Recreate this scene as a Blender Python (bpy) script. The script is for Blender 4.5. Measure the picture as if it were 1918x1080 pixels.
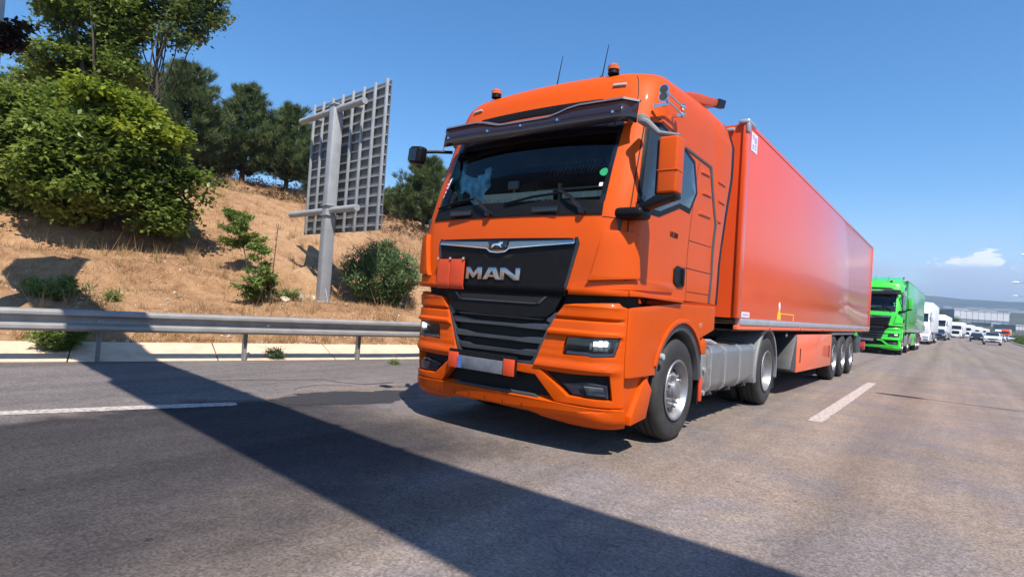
import bpy, bmesh, math, random
import numpy as np
from mathutils import Vector, Matrix
random.seed(7); rng = np.random.default_rng(11)
for o in list(bpy.data.objects): bpy.data.objects.remove(o)
scene = bpy.context.scene
COL = scene.collection

# ------------------------------------------------------------------ camera
CAMP = Vector((2.135, -4.24, 1.2735)); YAW, PITCH, ROLL, FPX = .6476, .0242, .0678, 1084.13
fw = Vector((-math.sin(YAW)*math.cos(PITCH), math.cos(YAW)*math.cos(PITCH), math.sin(PITCH)))
r0 = Vector((math.cos(YAW), math.sin(YAW), 0)); u0 = r0.cross(fw)
rt = r0*math.cos(ROLL) + u0*math.sin(ROLL); up = -r0*math.sin(ROLL) + u0*math.cos(ROLL)
cam = bpy.data.cameras.new('camera'); camo = bpy.data.objects.new('camera', cam); COL.objects.link(camo)
camo.matrix_world = Matrix(((rt.x, up.x, -fw.x, CAMP.x), (rt.y, up.y, -fw.y, CAMP.y), (rt.z, up.z, -fw.z, CAMP.z), (0, 0, 0, 1)))
cam.sensor_width = 36; cam.lens = FPX/1918*36; cam.clip_start = .05; cam.clip_end = 20000
scene.camera = camo

# ------------------------------------------------------------------ light
SUNV = Vector((.54, -.40, 1)).normalized()
EL = math.asin(SUNV.z); AZ = math.atan2(SUNV.x, SUNV.y)
sun = bpy.data.lights.new('sun', 'SUN'); sun.energy = 5.0; sun.angle = math.radians(.53); sun.color = (1, .925, .82)
suno = bpy.data.objects.new('sun', sun); COL.objects.link(suno)
suno.rotation_euler = SUNV.to_track_quat('Z', 'Y').to_euler(); suno.location = (20, -20, 40)
w = bpy.data.worlds.new('World'); scene.world = w; w.use_nodes = True
def build_world():
    N = w.node_tree.nodes; L = w.node_tree.links; N.clear()
    def n(t, **k):
        x = N.new(t)
        for a, b in k.items(): setattr(x, a, b)
        return x
    out = n('ShaderNodeOutputWorld'); bg = n('ShaderNodeBackground'); sky = n('ShaderNodeTexSky')
    sky.sky_type = 'NISHITA'; sky.sun_disc = False; sky.sun_elevation = EL; sky.sun_rotation = AZ
    sky.air_density = 1.0; sky.dust_density = .15; sky.ozone_density = 3.0; sky.altitude = 300
    bg.inputs[1].default_value = .125
    tc = n('ShaderNodeTexCoord'); sx = n('ShaderNodeSeparateXYZ'); L.new(tc.outputs['Generated'], sx.inputs[0])
    def m(op, a, b=None, c=None, clamp=False):
        x = n('ShaderNodeMath', operation=op, use_clamp=clamp)
        for i, v in enumerate((a, b, c)):
            if v is None: continue
            if isinstance(v, (int, float)): x.inputs[i].default_value = v
            else: L.new(v, x.inputs[i])
        return x.outputs[0]
    def sm(v, a, b, lo=0, hi=1):
        x = n('ShaderNodeMapRange', interpolation_type='SMOOTHSTEP'); L.new(v, x.inputs[0])
        for i, q in enumerate((a, b, lo, hi)): x.inputs[i+1].default_value = q
        return x.outputs[0]
    az = m('ARCTAN2', sx.outputs[0], sx.outputs[1]); el = m('ARCSINE', sx.outputs[2])
    cb = n('ShaderNodeCombineXYZ'); L.new(m('MULTIPLY', az, 9), cb.inputs[0]); L.new(m('MULTIPLY', el, 24), cb.inputs[1])
    nz = n('ShaderNodeTexNoise'); nz.inputs['Scale'].default_value = 1.9; nz.inputs['Detail'].default_value = 7; nz.inputs['Roughness'].default_value = .62
    L.new(cb.outputs[0], nz.inputs[0])
    def blob(a0, e0, ra, re, amp):
        d = m('ADD', m('POWER', m('DIVIDE', m('SUBTRACT', az, a0), ra), 2), m('POWER', m('DIVIDE', m('SUBTRACT', el, e0), re), 2))
        return m('MULTIPLY', m('SUBTRACT', 1, d, clamp=True), amp)
    # low bank of cumulus along the horizon, one taller heap over the road end
    bs = m('ADD', blob(.025, .068, .085, .036, .50), blob(-.09, .085, .05, .02, .3))
    bc = m('ADD', m('ADD', blob(.016, .094, .052, .013, .60), blob(.038, .104, .022, .015, .5)), blob(.074, .087, .016, .008, .5)); bc = m('ADD', bc, blob(-.035, .088, .014, .006, .3)); bc = m('ADD', bc, blob(.13, .10, .03, .013, .5))
    nzc = n('ShaderNodeTexNoise'); nzc.inputs['Scale'].default_value = 7.5; nzc.inputs['Detail'].default_value = 8; nzc.inputs['Roughness'].default_value = .6; L.new(cb.outputs[0], nzc.inputs[0])
    band = m('MULTIPLY', sm(el, .0, .02), sm(el, .15, .10))
    soft = m('MULTIPLY', m('MULTIPLY', sm(m('ADD', nz.outputs[0], bs), .45, .95), .85), band)
    vc = m('ADD', m('MULTIPLY', nzc.outputs[0], 1.7), bc); crest = m('MULTIPLY', m('MULTIPLY', sm(vc, 1.10, 1.26), sm(el, .145, .125)), sm(m('ADD', el, m('MULTIPLY', m('SUBTRACT', nz.outputs[0], .5), .02)), .082, .096))
    top = m('MULTIPLY', crest, sm(m('ADD', el, m('MULTIPLY', m('SUBTRACT', nzc.outputs[0], .5), .02)), .084, .096))
    mask = m('MAXIMUM', m('MULTIPLY', crest, .95), soft)
    cc = n('ShaderNodeMixRGB'); L.new(top, cc.inputs[0]); cc.inputs[1].default_value = (3.7, 4.2, 5.7, 1); cc.inputs[2].default_value = (7.6, 7.6, 7.8, 1)
    haze = n('ShaderNodeMixRGB'); L.new(m('MULTIPLY', sm(el, .22, .0), .55), haze.inputs[0])
    hs = n('ShaderNodeHueSaturation'); hs.inputs['Saturation'].default_value = 1.28; L.new(sky.outputs[0], hs.inputs['Color'])
    L.new(hs.outputs[0], haze.inputs[1]); haze.inputs[2].default_value = (4.3, 5.1, 7.2, 1)
    mx = n('ShaderNodeMixRGB'); L.new(m('MULTIPLY', mask, .85), mx.inputs[0]); L.new(haze.outputs[0], mx.inputs[1]); L.new(cc.outputs[0], mx.inputs[2])
    L.new(mx.outputs[0], bg.inputs[0]); L.new(bg.outputs[0], out.inputs[0])
build_world()
vs = scene.view_settings; vs.view_transform = 'Standard'; vs.look = 'None'; vs.exposure = .62; vs.gamma = 1; vs.use_curve_mapping = False
scene.render.engine = 'CYCLES'

# ------------------------------------------------------------------ materials
def newmat(name):
    m = bpy.data.materials.new(name); m.use_nodes = True
    return m, m.node_tree.nodes, m.node_tree.links, m.node_tree.nodes['Principled BSDF']
def mat(name, col, rough=.5, metal=0, coat=0, noise=0, nscale=6, bump=0, bscale=30, spec=.5, emit=None, estr=0, stretch=None, trans=0, crough=.04, dirt=0, dirtcol=(.25, .2, .15)):
    m, N, L, P = newmat(name)
    P.inputs['Base Color'].default_value = (*col, 1); P.inputs['Roughness'].default_value = rough; P.inputs['Metallic'].default_value = metal
    P.inputs['Coat Weight'].default_value = coat; P.inputs['Coat Roughness'].default_value = crough; P.inputs['Specular IOR Level'].default_value = spec
    P.inputs['Transmission Weight'].default_value = trans
    if emit: P.inputs['Emission Color'].default_value = (*emit, 1); P.inputs['Emission Strength'].default_value = estr
    tc = N.new('ShaderNodeTexCoord'); src = tc.outputs['Object']
    if stretch:
        mp = N.new('ShaderNodeMapping'); mp.inputs['Scale'].default_value = stretch; L.new(src, mp.inputs[0]); src = mp.outputs[0]
    last = None
    if noise:
        t = N.new('ShaderNodeTexNoise'); t.inputs['Scale'].default_value = nscale; t.inputs['Detail'].default_value = 6; L.new(src, t.inputs[0])
        r = N.new('ShaderNodeMapRange'); L.new(t.outputs[0], r.inputs[0]); r.inputs[1].default_value = .3; r.inputs[2].default_value = .7
        r.inputs[3].default_value = 1-noise; r.inputs[4].default_value = 1+noise
        h = N.new('ShaderNodeMixRGB'); h.blend_type = 'MULTIPLY'; h.inputs[0].default_value = 1; h.inputs[1].default_value = (*col, 1); L.new(r.outputs[0], h.inputs[2])
        last = h.outputs[0]; L.new(last, P.inputs['Base Color'])
    if dirt:
        t = N.new('ShaderNodeTexNoise'); t.inputs['Scale'].default_value = 3.5; t.inputs['Detail'].default_value = 9; t.inputs['Roughness'].default_value = .7; L.new(src, t.inputs[0])
        r = N.new('ShaderNodeMapRange'); L.new(t.outputs[0], r.inputs[0]); r.inputs[1].default_value = .48; r.inputs[2].default_value = .8; r.inputs[3].default_value = 0; r.inputs[4].default_value = dirt
        h = N.new('ShaderNodeMixRGB'); h.inputs[1].default_value = (*col, 1); h.inputs[2].default_value = (*dirtcol, 1); L.new(r.outputs[0], h.inputs[0])
        if last: L.new(last, h.inputs[1])
        L.new(h.outputs[0], P.inputs['Base Color'])
    if bump:
        t = N.new('ShaderNodeTexNoise'); t.inputs['Scale'].default_value = bscale; t.inputs['Detail'].default_value = 4; L.new(src, t.inputs[0])
        bn = N.new('ShaderNodeBump'); bn.inputs['Strength'].default_value = bump; bn.inputs['Distance'].default_value = .02; L.new(t.outputs[0], bn.inputs['Height']); L.new(bn.outputs[0], P.inputs['Normal'])
    return m
M = {}
M['orange'] = mat('orange_paint', (.58, .074, .0012), .5, coat=.22, noise=.03, nscale=2, dirt=.03, spec=.12)
M['orange_trailer'] = mat('orange_trailer_panel', (.72, .078, .012), .42, coat=.9, noise=.03, nscale=.7, bump=.14, bscale=.5, dirt=.08, crough=.10)
M['orange_box'] = mat('orange_pallet_box', (.82, .14, .05), .45, coat=.4, noise=.05, dirt=.12)
M['placard'] = mat('placard_red_orange', (.62, .06, .012), .5, noise=.04)
M['black'] = mat('black_plastic', (.008, .008, .009), .45, spec=.15, noise=.2, nscale=12)
M['gloss'] = mat('gloss_black', (.008, .009, .011), .16, coat=.5)
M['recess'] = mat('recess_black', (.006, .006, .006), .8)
M['darkgrey'] = mat('dark_grey_plastic', (.045, .048, .052), .5, noise=.15, dirt=.2)
M['slat'] = mat('grille_slat_grey', (.04, .046, .053), .3, noise=.1)
M['greyplastic'] = mat('grey_plastic', (.20, .205, .21), .5, noise=.08, dirt=.25)
M['strap'] = mat('polished_strap', (.62, .62, .63), .25, metal=.8)
M['tank'] = mat('tank_grey', (.27, .275, .28), .36, metal=.55, noise=.06, dirt=.25)
M['chrome'] = mat('chrome', (.75, .76, .78), .12, metal=1)
M['darkchrome'] = mat('dark_chrome', (.30, .30, .29), .18, metal=1)
M['letterchrome'] = mat('letter_chrome', (.42, .42, .42), .2, metal=1)
M['smoke'] = mat('visor_smoked', (.022, .012, .013), .13, coat=.6)
M['visorlip'] = mat('visor_lip_sunlit', (.10, .095, .12), .35, coat=.3)  # paler lilac than the visor: sunlit top edge put into the colour
M['rim'] = mat('rim_metal', (.33, .33, .34), .42, metal=.75, noise=.12, nscale=14, dirt=.35, dirtcol=(.12, .1, .08))
M['nut'] = mat('wheel_nut', (.62, .62, .63), .25, metal=.9)
M['rubber'] = mat('tyre_rubber', (.028, .027, .026), .72, noise=.25, nscale=9, bump=.2, bscale=60, dirt=.5, dirtcol=(.075, .066, .055))
M['chassis'] = mat('chassis_paint', (.022, .022, .023), .6, noise=.3, dirt=.3)
M['white'] = mat('white_paint', (.78, .79, .80), .35, coat=.5, noise=.02)
M['cream'] = mat('cream_cloth', (.85, .82, .66), .8, noise=.15, nscale=30)
M['cloth_blue'] = mat('light_blue_cloth', (.35, .75, .95), .8, noise=.3, nscale=14)
M['reflection_teal'] = mat('teal_reflection', (.12, .36, .30), .8, noise=.45, nscale=12)  # greenish reflection in the windscreen, given as a cloth colour
M['interior'] = mat('cab_interior', (.022, .023, .026), .8, noise=.3, nscale=5)
M['dash'] = mat('dashboard', (.04, .042, .045), .65, noise=.2)
M['seatcloth'] = mat('seat_cloth', (.05, .05, .055), .85, noise=.3)
M['green'] = mat('green_paint', (.045, .62, .035), .38, coat=.8, noise=.03)
M['green_trailer'] = mat('green_trailer_panel', (.05, .42, .10), .42, coat=1, noise=.04, bump=.1, bscale=.5, crough=.12)
M['alu'] = mat('aluminium_rail', (.52, .52, .54), .42, metal=.6, noise=.1, dirt=.3)
M['galv'] = mat('galvanised_steel', (.27, .26, .25), .55, metal=.15, noise=.14, nscale=5, dirt=.35, dirtcol=(.2, .17, .14))
M['galv2'] = mat('galvanised_frame', (.33, .35, .37), .55, metal=.2, noise=.12, nscale=4, dirt=.15)
M['signback'] = mat('sign_back_sheet', (.12, .13, .135), .6, noise=.18, nscale=3, dirt=.2)
M['amber'] = mat('amber_lens', (.55, .12, .02), .12, coat=.5, spec=.8)
M['lens'] = mat('clear_lens', (.55, .57, .6), .08, metal=.4)
M['lampon'] = mat('lamp_lit', (.9, .9, .9), .3, emit=(1, .98, .93), estr=2.2)
M['lampdark'] = mat('lamp_housing', (.03, .032, .045), .12, coat=.6)
M['drl'] = mat('light_guide', (.55, .56, .68), .2, coat=.3)
M['redlens'] = mat('red_lens', (.5, .02, .02), .2, coat=.5)
M['sticker_w'] = mat('sticker_white', (.72, .72, .74), .5)
M['sticker_g'] = mat('sticker_green', (.02, .30, .12), .4)
M['sticker_r'] = mat('sticker_red', (.42, .03, .06), .4)
M['sticker_p'] = mat('sticker_lilac', (.42, .36, .62), .5)
M['yellow'] = mat('yellow_mark', (.85, .50, .02), .5)
M['platew'] = mat('number_plate', (.12, .125, .145), .5, noise=.3, nscale=9)
M['plateb'] = mat('number_plate_band', (.08, .14, .4), .45)
M['carwhite'] = mat('car_white', (.74, .75, .75), .3, coat=.8)
M['carblack'] = mat('car_black', (.02, .022, .028), .25, coat=.8)
M['carblue'] = mat('car_dark_blue', (.03, .045, .08), .25, coat=.8)
M['carglass'] = mat('car_glass', (.02, .025, .03), .06, coat=.6)
M['bark'] = mat('bark', (.062, .046, .033), .9, noise=.35, nscale=14, bump=.6, bscale=18, stretch=(1, 1, .25))
M['concrete'] = mat('gutter_concrete', (.66, .47, .33), .85, noise=.10, nscale=5, bump=.25, bscale=40, dirt=.5, dirtcol=(.33, .25, .17))
M['kerb'] = mat('kerb_concrete', (.34, .33, .32), .85, noise=.15, bump=.3)
M['rock'] = mat('rock', (.44, .36, .27), .9, noise=.25, nscale=9, bump=.8, bscale=9)
M['warewall'] = mat('warehouse_wall', (.50, .51, .54), .6, noise=.05, nscale=.1)
M['wareband'] = mat('warehouse_band', (.20, .22, .25), .4)
M['roofwhite'] = mat('pale_roof', (.6, .6, .6), .6)
M['brick'] = mat('orange_wall', (.55, .30, .17), .8, noise=.1)
# glass of the big windscreen: tinted, mostly see-through, mirror-like at grazing angles
def glassmat():
    m, N, L, P = newmat('windscreen_glass'); N.remove(P); o = N['Material Output']
    tr = N.new('ShaderNodeBsdfTransparent'); tr.inputs[0].default_value = (.64, .70, .69, 1)
    gl = N.new('ShaderNodeBsdfGlossy'); gl.inputs['Roughness'].default_value = .02; fr = N.new('ShaderNodeFresnel'); fr.inputs[0].default_value = 1.5
    mx = N.new('ShaderNodeMixShader'); L.new(fr.outputs[0], mx.inputs[0]); L.new(tr.outputs[0], mx.inputs[1]); L.new(gl.outputs[0], mx.inputs[2]); L.new(mx.outputs[0], o.inputs[0])
    return m
M['glass'] = glassmat()
def foliage(name, c1, c2, c3, nscale=1.2, trans=.35, rough=.5):
    m, N, L, P = newmat(name); out = N['Material Output']
    g = N.new('ShaderNodeNewGeometry'); tc = N.new('ShaderNodeTexCoord')
    t = N.new('ShaderNodeTexNoise'); t.inputs['Scale'].default_value = nscale; t.inputs['Detail'].default_value = 3; L.new(tc.outputs['Object'], t.inputs[0])
    a = N.new('ShaderNodeMath'); a.operation = 'MULTIPLY_ADD'; a.inputs[1].default_value = .45; L.new(g.outputs['Random Per Island'], a.inputs[0]); 
    s = N.new('ShaderNodeMath'); s.operation = 'MULTIPLY_ADD'; s.inputs[1].default_value = 1.5; s.inputs[2].default_value = -.47; L.new(t.outputs[0], s.inputs[0]); L.new(s.outputs[0], a.inputs[2])
    r = N.new('ShaderNodeValToRGB'); L.new(a.outputs[0], r.inputs[0]); e = r.color_ramp.elements
    e[0].position = .15; e[0].color = (*c1, 1); e[1].position = .9; e[1].color = (*c3, 1); x = e.new(.5); x.color = (*c2, 1)
    L.new(r.outputs[0], P.inputs['Base Color']); P.inputs['Roughness'].default_value = rough; P.inputs['Specular IOR Level'].default_value = .35
    tl = N.new('ShaderNodeBsdfTranslucent'); L.new(r.outputs[0], tl.inputs[0]); mx = N.new('ShaderNodeMixShader'); mx.inputs[0].default_value = trans
    L.new(P.outputs[0], mx.inputs[1]); L.new(tl.outputs[0], mx.inputs[2]); L.new(mx.outputs[0], out.inputs[0])
    return m
M['leaf'] = foliage('broad_leaves', (.055, .09, .016), (.15, .21, .035), (.31, .37, .08), rough=.36, trans=.45)
M['leaf_lime'] = foliage('lime_leaves', (.09, .14, .014), (.22, .28, .025), (.42, .45, .05), trans=.45)
M['leaf_dark'] = foliage('dark_leaves', (.032, .065, .014), (.062, .115, .022), (.11, .17, .04))
M['leaf_dry'] = foliage('tall_tree_leaves', (.045, .075, .02), (.10, .145, .03), (.22, .25, .07), trans=.42)
M['needle'] = foliage('pine_needles', (.035, .06, .02), (.075, .11, .035), (.15, .19, .06), trans=.15)
M['ole'] = foliage('oleander_leaves', (.06, .11, .04), (.13, .21, .08), (.25, .35, .16), nscale=2.5)
M['sapl'] = foliage('sapling_leaves', (.10, .16, .03), (.18, .26, .06), (.30, .37, .12), nscale=3)
M['redleaf'] = foliage('plum_leaves', (.03, .012, .012), (.03, .04, .015), (.07, .07, .03))
M['flower'] = mat('pink_flower', (.7, .25, .25), .6)
M['drygrass'] = foliage('dry_grass', (.24, .135, .065), (.40, .25, .12), (.54, .38, .20), nscale=.8, trans=.25, rough=.8)

def nodes_ground(name, c1, c2, c3, sc=(.35, 3.0, 40), bump=.7):
    m, N, L, P = newmat(name); tc = N.new('ShaderNodeTexCoord'); P.inputs['Roughness'].default_value = .95; P.inputs['Specular IOR Level'].default_value = .1
    def nz(s, d=6):
        t = N.new('ShaderNodeTexNoise'); t.inputs['Scale'].default_value = s; t.inputs['Detail'].default_value = d; t.inputs['Roughness'].default_value = .65; L.new(tc.outputs['Object'], t.inputs[0]); return t.outputs[0]
    a = nz(sc[0]); b = nz(sc[1]); c = nz(sc[2], 3)
    s1 = N.new('ShaderNodeMath'); s1.operation = 'ADD'; L.new(a, s1.inputs[0]); L.new(b, s1.inputs[1])
    s2 = N.new('ShaderNodeMath'); s2.operation = 'MULTIPLY_ADD'; s2.inputs[1].default_value = .7; L.new(c, s2.inputs[0]); L.new(s1.outputs[0], s2.inputs[2])
    mr = N.new('ShaderNodeMapRange'); mr.inputs[1].default_value = 1.05; mr.inputs[2].default_value = 1.65; L.new(s2.outputs[0], mr.inputs[0])
    r = N.new('ShaderNodeValToRGB'); L.new(mr.outputs[0], r.inputs[0]); e = r.color_ramp.elements; e[0].color = (*c1, 1); e[1].color = (*c3, 1); x = e.new(.5); x.color = (*c2, 1)
    L.new(r.outputs[0], P.inputs['Base Color'])
    bn = N.new('ShaderNodeBump'); bn.inputs['Strength'].default_value = bump; bn.inputs['Distance'].default_value = .06; L.new(s2.outputs[0], bn.inputs['Height']); L.new(bn.outputs[0], P.inputs['Normal'])
    return m
M['earth'] = nodes_ground('dry_earth', (.19, .10, .05), (.37, .215, .115), (.47, .30, .17), sc=(.5, 3.6, 34), bump=1.0)
M['soil'] = mat('brown_soil', (.11, .055, .03), .95, noise=.4, nscale=3, bump=.5)
M['field'] = nodes_ground('fields', (.05, .07, .03), (.10, .11, .05), (.20, .17, .09), sc=(.004, .02, .1), bump=0)
M['hillm'] = nodes_ground('far_hills', (.04, .05, .035), (.07, .075, .05), (.11, .10, .07), sc=(.0015, .006, .03), bump=0)

def asphalt():
    m, N, L, P = newmat('asphalt'); tc = N.new('ShaderNodeTexCoord'); O = tc.outputs['Object']
    def nz(s, d=5, v=None, rough=.6):
        t = N.new('ShaderNodeTexNoise'); t.inputs['Scale'].default_value = s; t.inputs['Detail'].default_value = d; t.inputs['Roughness'].default_value = rough; L.new(v or O, t.inputs[0]); return t.outputs[0]
    def mp(s):
        x = N.new('ShaderNodeMapping'); x.inputs['Scale'].default_value = s; L.new(O, x.inputs[0]); return x.outputs[0]
    def mth(op, a, b=None, c=None, clamp=False):
        x = N.new('ShaderNodeMath'); x.operation = op; x.use_clamp = clamp
        for i, v in enumerate((a, b, c)):
            if v is None: continue
            if isinstance(v, (int, float)): x.inputs[i].default_value = v
            else: L.new(v, x.inputs[i])
        return x.outputs[0]
    def rng_(v, a, b, lo=0, hi=1):
        x = N.new('ShaderNodeMapRange'); x.interpolation_type = 'SMOOTHSTEP'; L.new(v, x.inputs[0])
        for i, q in enumerate((a, b, lo, hi)): x.inputs[i+1].default_value = q
        return x.outputs[0]
    sx = N.new('ShaderNodeSeparateXYZ'); L.new(O, sx.inputs[0]); X, Y = sx.outputs[0], sx.outputs[1]
    big = nz(.45, 4); warp = mth('MULTIPLY', mth('SUBTRACT', big, .5), 3.0)
    Xw = mth('ADD', X, warp)
    # the truck's lane is laid in darker asphalt than the hard shoulder and the middle lanes
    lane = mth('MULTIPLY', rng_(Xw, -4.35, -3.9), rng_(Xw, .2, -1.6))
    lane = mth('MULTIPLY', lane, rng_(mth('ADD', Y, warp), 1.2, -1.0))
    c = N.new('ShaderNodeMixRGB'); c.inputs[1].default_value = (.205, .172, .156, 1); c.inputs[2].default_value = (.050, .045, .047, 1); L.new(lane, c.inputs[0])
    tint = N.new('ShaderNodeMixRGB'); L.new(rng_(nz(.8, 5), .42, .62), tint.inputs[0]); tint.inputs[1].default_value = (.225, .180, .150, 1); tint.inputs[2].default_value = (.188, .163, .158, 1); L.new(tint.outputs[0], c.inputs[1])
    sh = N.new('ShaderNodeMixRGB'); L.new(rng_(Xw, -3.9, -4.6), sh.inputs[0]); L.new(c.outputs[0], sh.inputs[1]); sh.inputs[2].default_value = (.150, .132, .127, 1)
    agg = N.new('ShaderNodeTexVoronoi'); agg.inputs['Scale'].default_value = 75; L.new(O, agg.inputs[0])
    sepc = N.new('ShaderNodeSeparateColor'); L.new(agg.outputs['Color'], sepc.inputs[0])
    st = nz(1.0, 6, mp((1.6, .05, 1))); st2 = nz(1.0, 5, mp((7, .18, 1)))
    fine = nz(38, 3); med = nz(7, 5); patch = nz(1.1, 5)
    k = mth('ADD', mth('MULTIPLY', mth('SUBTRACT', sepc.outputs[0], .5), .55), 1)
    k = mth('MULTIPLY', k, mth('ADD', mth('MULTIPLY', mth('SUBTRACT', fine, .5), .8), 1))
    k = mth('MULTIPLY', k, mth('ADD', mth('MULTIPLY', mth('SUBTRACT', med, .5), .5), 1))
    k = mth('MULTIPLY', k, mth('ADD', mth('MULTIPLY', mth('SUBTRACT', patch, .5), .5), 1))
    k = mth('MULTIPLY', k, mth('ADD', mth('MULTIPLY', mth('SUBTRACT', st, .5), .85), 1))
    k = mth('MULTIPLY', k, mth('ADD', mth('MULTIPLY', mth('SUBTRACT', st2, .5), .28), 1))
    # wheel tracks polished darker along each lane
    xt_ = mth('SUBTRACT', mth('ABSOLUTE', mth('SUBTRACT', mth('MODULO', mth('ADD', mth('ADD', X, mth('MULTIPLY', mth('SUBTRACT', big, .5), .5)), 14.1), 3.7), 1.85)), .95)
    trk = rng_(mth('ABSOLUTE', xt_), .34, .0)
    k = mth('MULTIPLY', k, mth('SUBTRACT', 1, mth('MULTIPLY', trk, mth('MULTIPLY', patch, .30))))
    # rare pale and dark chips
    v2 = N.new('ShaderNodeTexVoronoi'); v2.inputs['Scale'].default_value = 2.2; L.new(O, v2.inputs[0])
    k = mth('MULTIPLY', k, rng_(v2.outputs['Distance'], .035, .055, .5, 1))
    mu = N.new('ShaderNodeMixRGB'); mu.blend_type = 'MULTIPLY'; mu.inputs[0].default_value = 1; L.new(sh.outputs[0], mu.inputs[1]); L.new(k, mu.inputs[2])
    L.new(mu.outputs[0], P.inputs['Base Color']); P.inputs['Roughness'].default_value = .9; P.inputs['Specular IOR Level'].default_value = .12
    bn = N.new('ShaderNodeBump'); bn.inputs['Strength'].default_value = .55; bn.inputs['Distance'].default_value = .004
    L.new(mth('ADD', agg.outputs['Distance'], fine), bn.inputs['Height']); L.new(bn.outputs[0], P.inputs['Normal'])
    return m
M['asphalt'] = asphalt()
def paintmat():
    m, N, L, P = newmat('road_paint'); tc = N.new('ShaderNodeTexCoord'); P.inputs['Roughness'].default_value = .7
    t = N.new('ShaderNodeTexNoise'); t.inputs['Scale'].default_value = 22; t.inputs['Detail'].default_value = 8; t.inputs['Roughness'].default_value = .75; L.new(tc.outputs['Object'], t.inputs[0])
    r = N.new('ShaderNodeValToRGB'); L.new(t.outputs[0], r.inputs[0]); e = r.color_ramp.elements
    e[0].position = .40; e[0].color = (.19, .16, .145, 1); e[1].position = .54; e[1].color = (.50, .45, .41, 1); L.new(r.outputs[0], P.inputs['Base Color'])
    return m
M['paint'] = paintmat()
M['stain'] = mat('damp_stain', (.034, .031, .031), .5, noise=.35, nscale=30, bump=.5, bscale=90)
M['crack'] = mat('tar_line', (.07, .055, .05), .7)

# ------------------------------------------------------------------ helpers
def tag(o, label=None, cat=None, group=None, kind=None):
    if label: o['label'] = label
    if cat: o['category'] = cat
    if group: o['group'] = group
    if kind: o['kind'] = kind
    return o
def thing(name, loc=(0, 0, 0), label=None, cat=None, group=None, rz=0):
    o = bpy.data.objects.new(name, None); COL.objects.link(o); o.location = loc; o.rotation_euler = (0, 0, rz); o.empty_display_size = .2
    return tag(o, label, cat, group)
def link(name, me, m, parent=None):
    o = bpy.data.objects.new(name, me); COL.objects.link(o)
    if m is not None and len(me.materials) == 0: me.materials.append(m)
    if parent: o.parent = parent
    return o
class MB:
    def __init__(s): s.v = []; s.f = []
    def add(s, v, f): k = len(s.v); s.v += [tuple(p) for p in v]; s.f += [tuple(i+k for i in q) for q in f]; return s
    def box(s, a, b, rot=None, c=None):
        x0, y0, z0 = a; x1, y1, z1 = b
        v = [Vector(p) for p in ((x0, y0, z0), (x1, y0, z0), (x1, y1, z0), (x0, y1, z0), (x0, y0, z1), (x1, y0, z1), (x1, y1, z1), (x0, y1, z1))]
        if rot: cc = Vector(c) if c else (Vector(a)+Vector(b))/2; v = [rot @ (p-cc)+cc for p in v]
        return s.add(v, [(0, 3, 2, 1), (4, 5, 6, 7), (0, 1, 5, 4), (1, 2, 6, 5), (2, 3, 7, 6), (3, 0, 4, 7)])
    def tube(s, pts, r, n=8, caps=True):
        pts = [Vector(p) for p in pts]; rs = r if isinstance(r, (list, tuple)) else [r]*len(pts); V = []; F = []
        for i, p in enumerate(pts):
            d = (pts[min(i+1, len(pts)-1)]-pts[max(i-1, 0)]).normalized(); a = Vector((0, 0, 1)) if abs(d.z) < .9 else Vector((1, 0, 0))
            u = d.cross(a).normalized(); q = d.cross(u)
            for k in range(n):
                t = 2*math.pi*k/n; V.append(p+(u*math.cos(t)+q*math.sin(t))*rs[i])
        for i in range(len(pts)-1):
            for k in range(n): F.append((i*n+k, i*n+(k+1) % n, (i+1)*n+(k+1) % n, (i+1)*n+k))
        if caps: F.append(tuple(range(n))[::-1]); F.append(tuple((len(pts)-1)*n+k for k in range(n)))
        return s.add(V, F)
    def lathe(s, prof, c, axis='x', n=40):      # prof: (along, radius)
        V = []; F = []; m = len(prof)
        for k in range(n):
            t = 2*math.pi*k/n
            for a, r in prof:
                p = (a, r*math.cos(t), r*math.sin(t)); p = p if axis == 'x' else ((p[1], a, p[2]) if axis == 'y' else (p[1], p[2], a))
                V.append((p[0]+c[0], p[1]+c[1], p[2]+c[2]))
        for k in range(n):
            for i in range(m-1): F.append((k*m+i, k*m+i+1, ((k+1) % n)*m+i+1, ((k+1) % n)*m+i))
        return s.add(V, F)
    def prism(s, poly, a, b, plane='yz'):       # poly in plane, extruded on the other axis
        n = len(poly)
        def P(p, q): return {'yz': (q, p[0], p[1]), 'xz': (p[0], q, p[1]), 'xy': (p[0], p[1], q)}[plane]
        V = [P(p, a) for p in poly]+[P(p, b) for p in poly]
        return s.add(V, [tuple(range(n)), tuple(range(2*n-1, n-1, -1))]+[(i, i+n, (i+1) % n+n, (i+1) % n) for i in range(n)])
    def build(s, name, m, parent=None, bevel=0, smooth=35, seg=2):
        me = bpy.data.meshes.new(name); me.from_pydata(s.v, [], s.f); me.validate()
        bm = bmesh.new(); bm.from_mesh(me); bmesh.ops.recalc_face_normals(bm, faces=bm.faces)
        if bevel:
            ed = [e for e in bm.edges if len(e.link_faces) == 2 and e.calc_face_angle(0) > math.radians(28)]
            try: bmesh.ops.bevel(bm, geom=ed, offset=bevel, segments=seg, profile=.5, affect='EDGES', clamp_overlap=True)
            except Exception: pass
        bm.to_mesh(me); bm.free()
        if smooth: me.shade_smooth(); me.set_sharp_from_angle(angle=math.radians(smooth))
        return link(name, me, m, parent)

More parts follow.
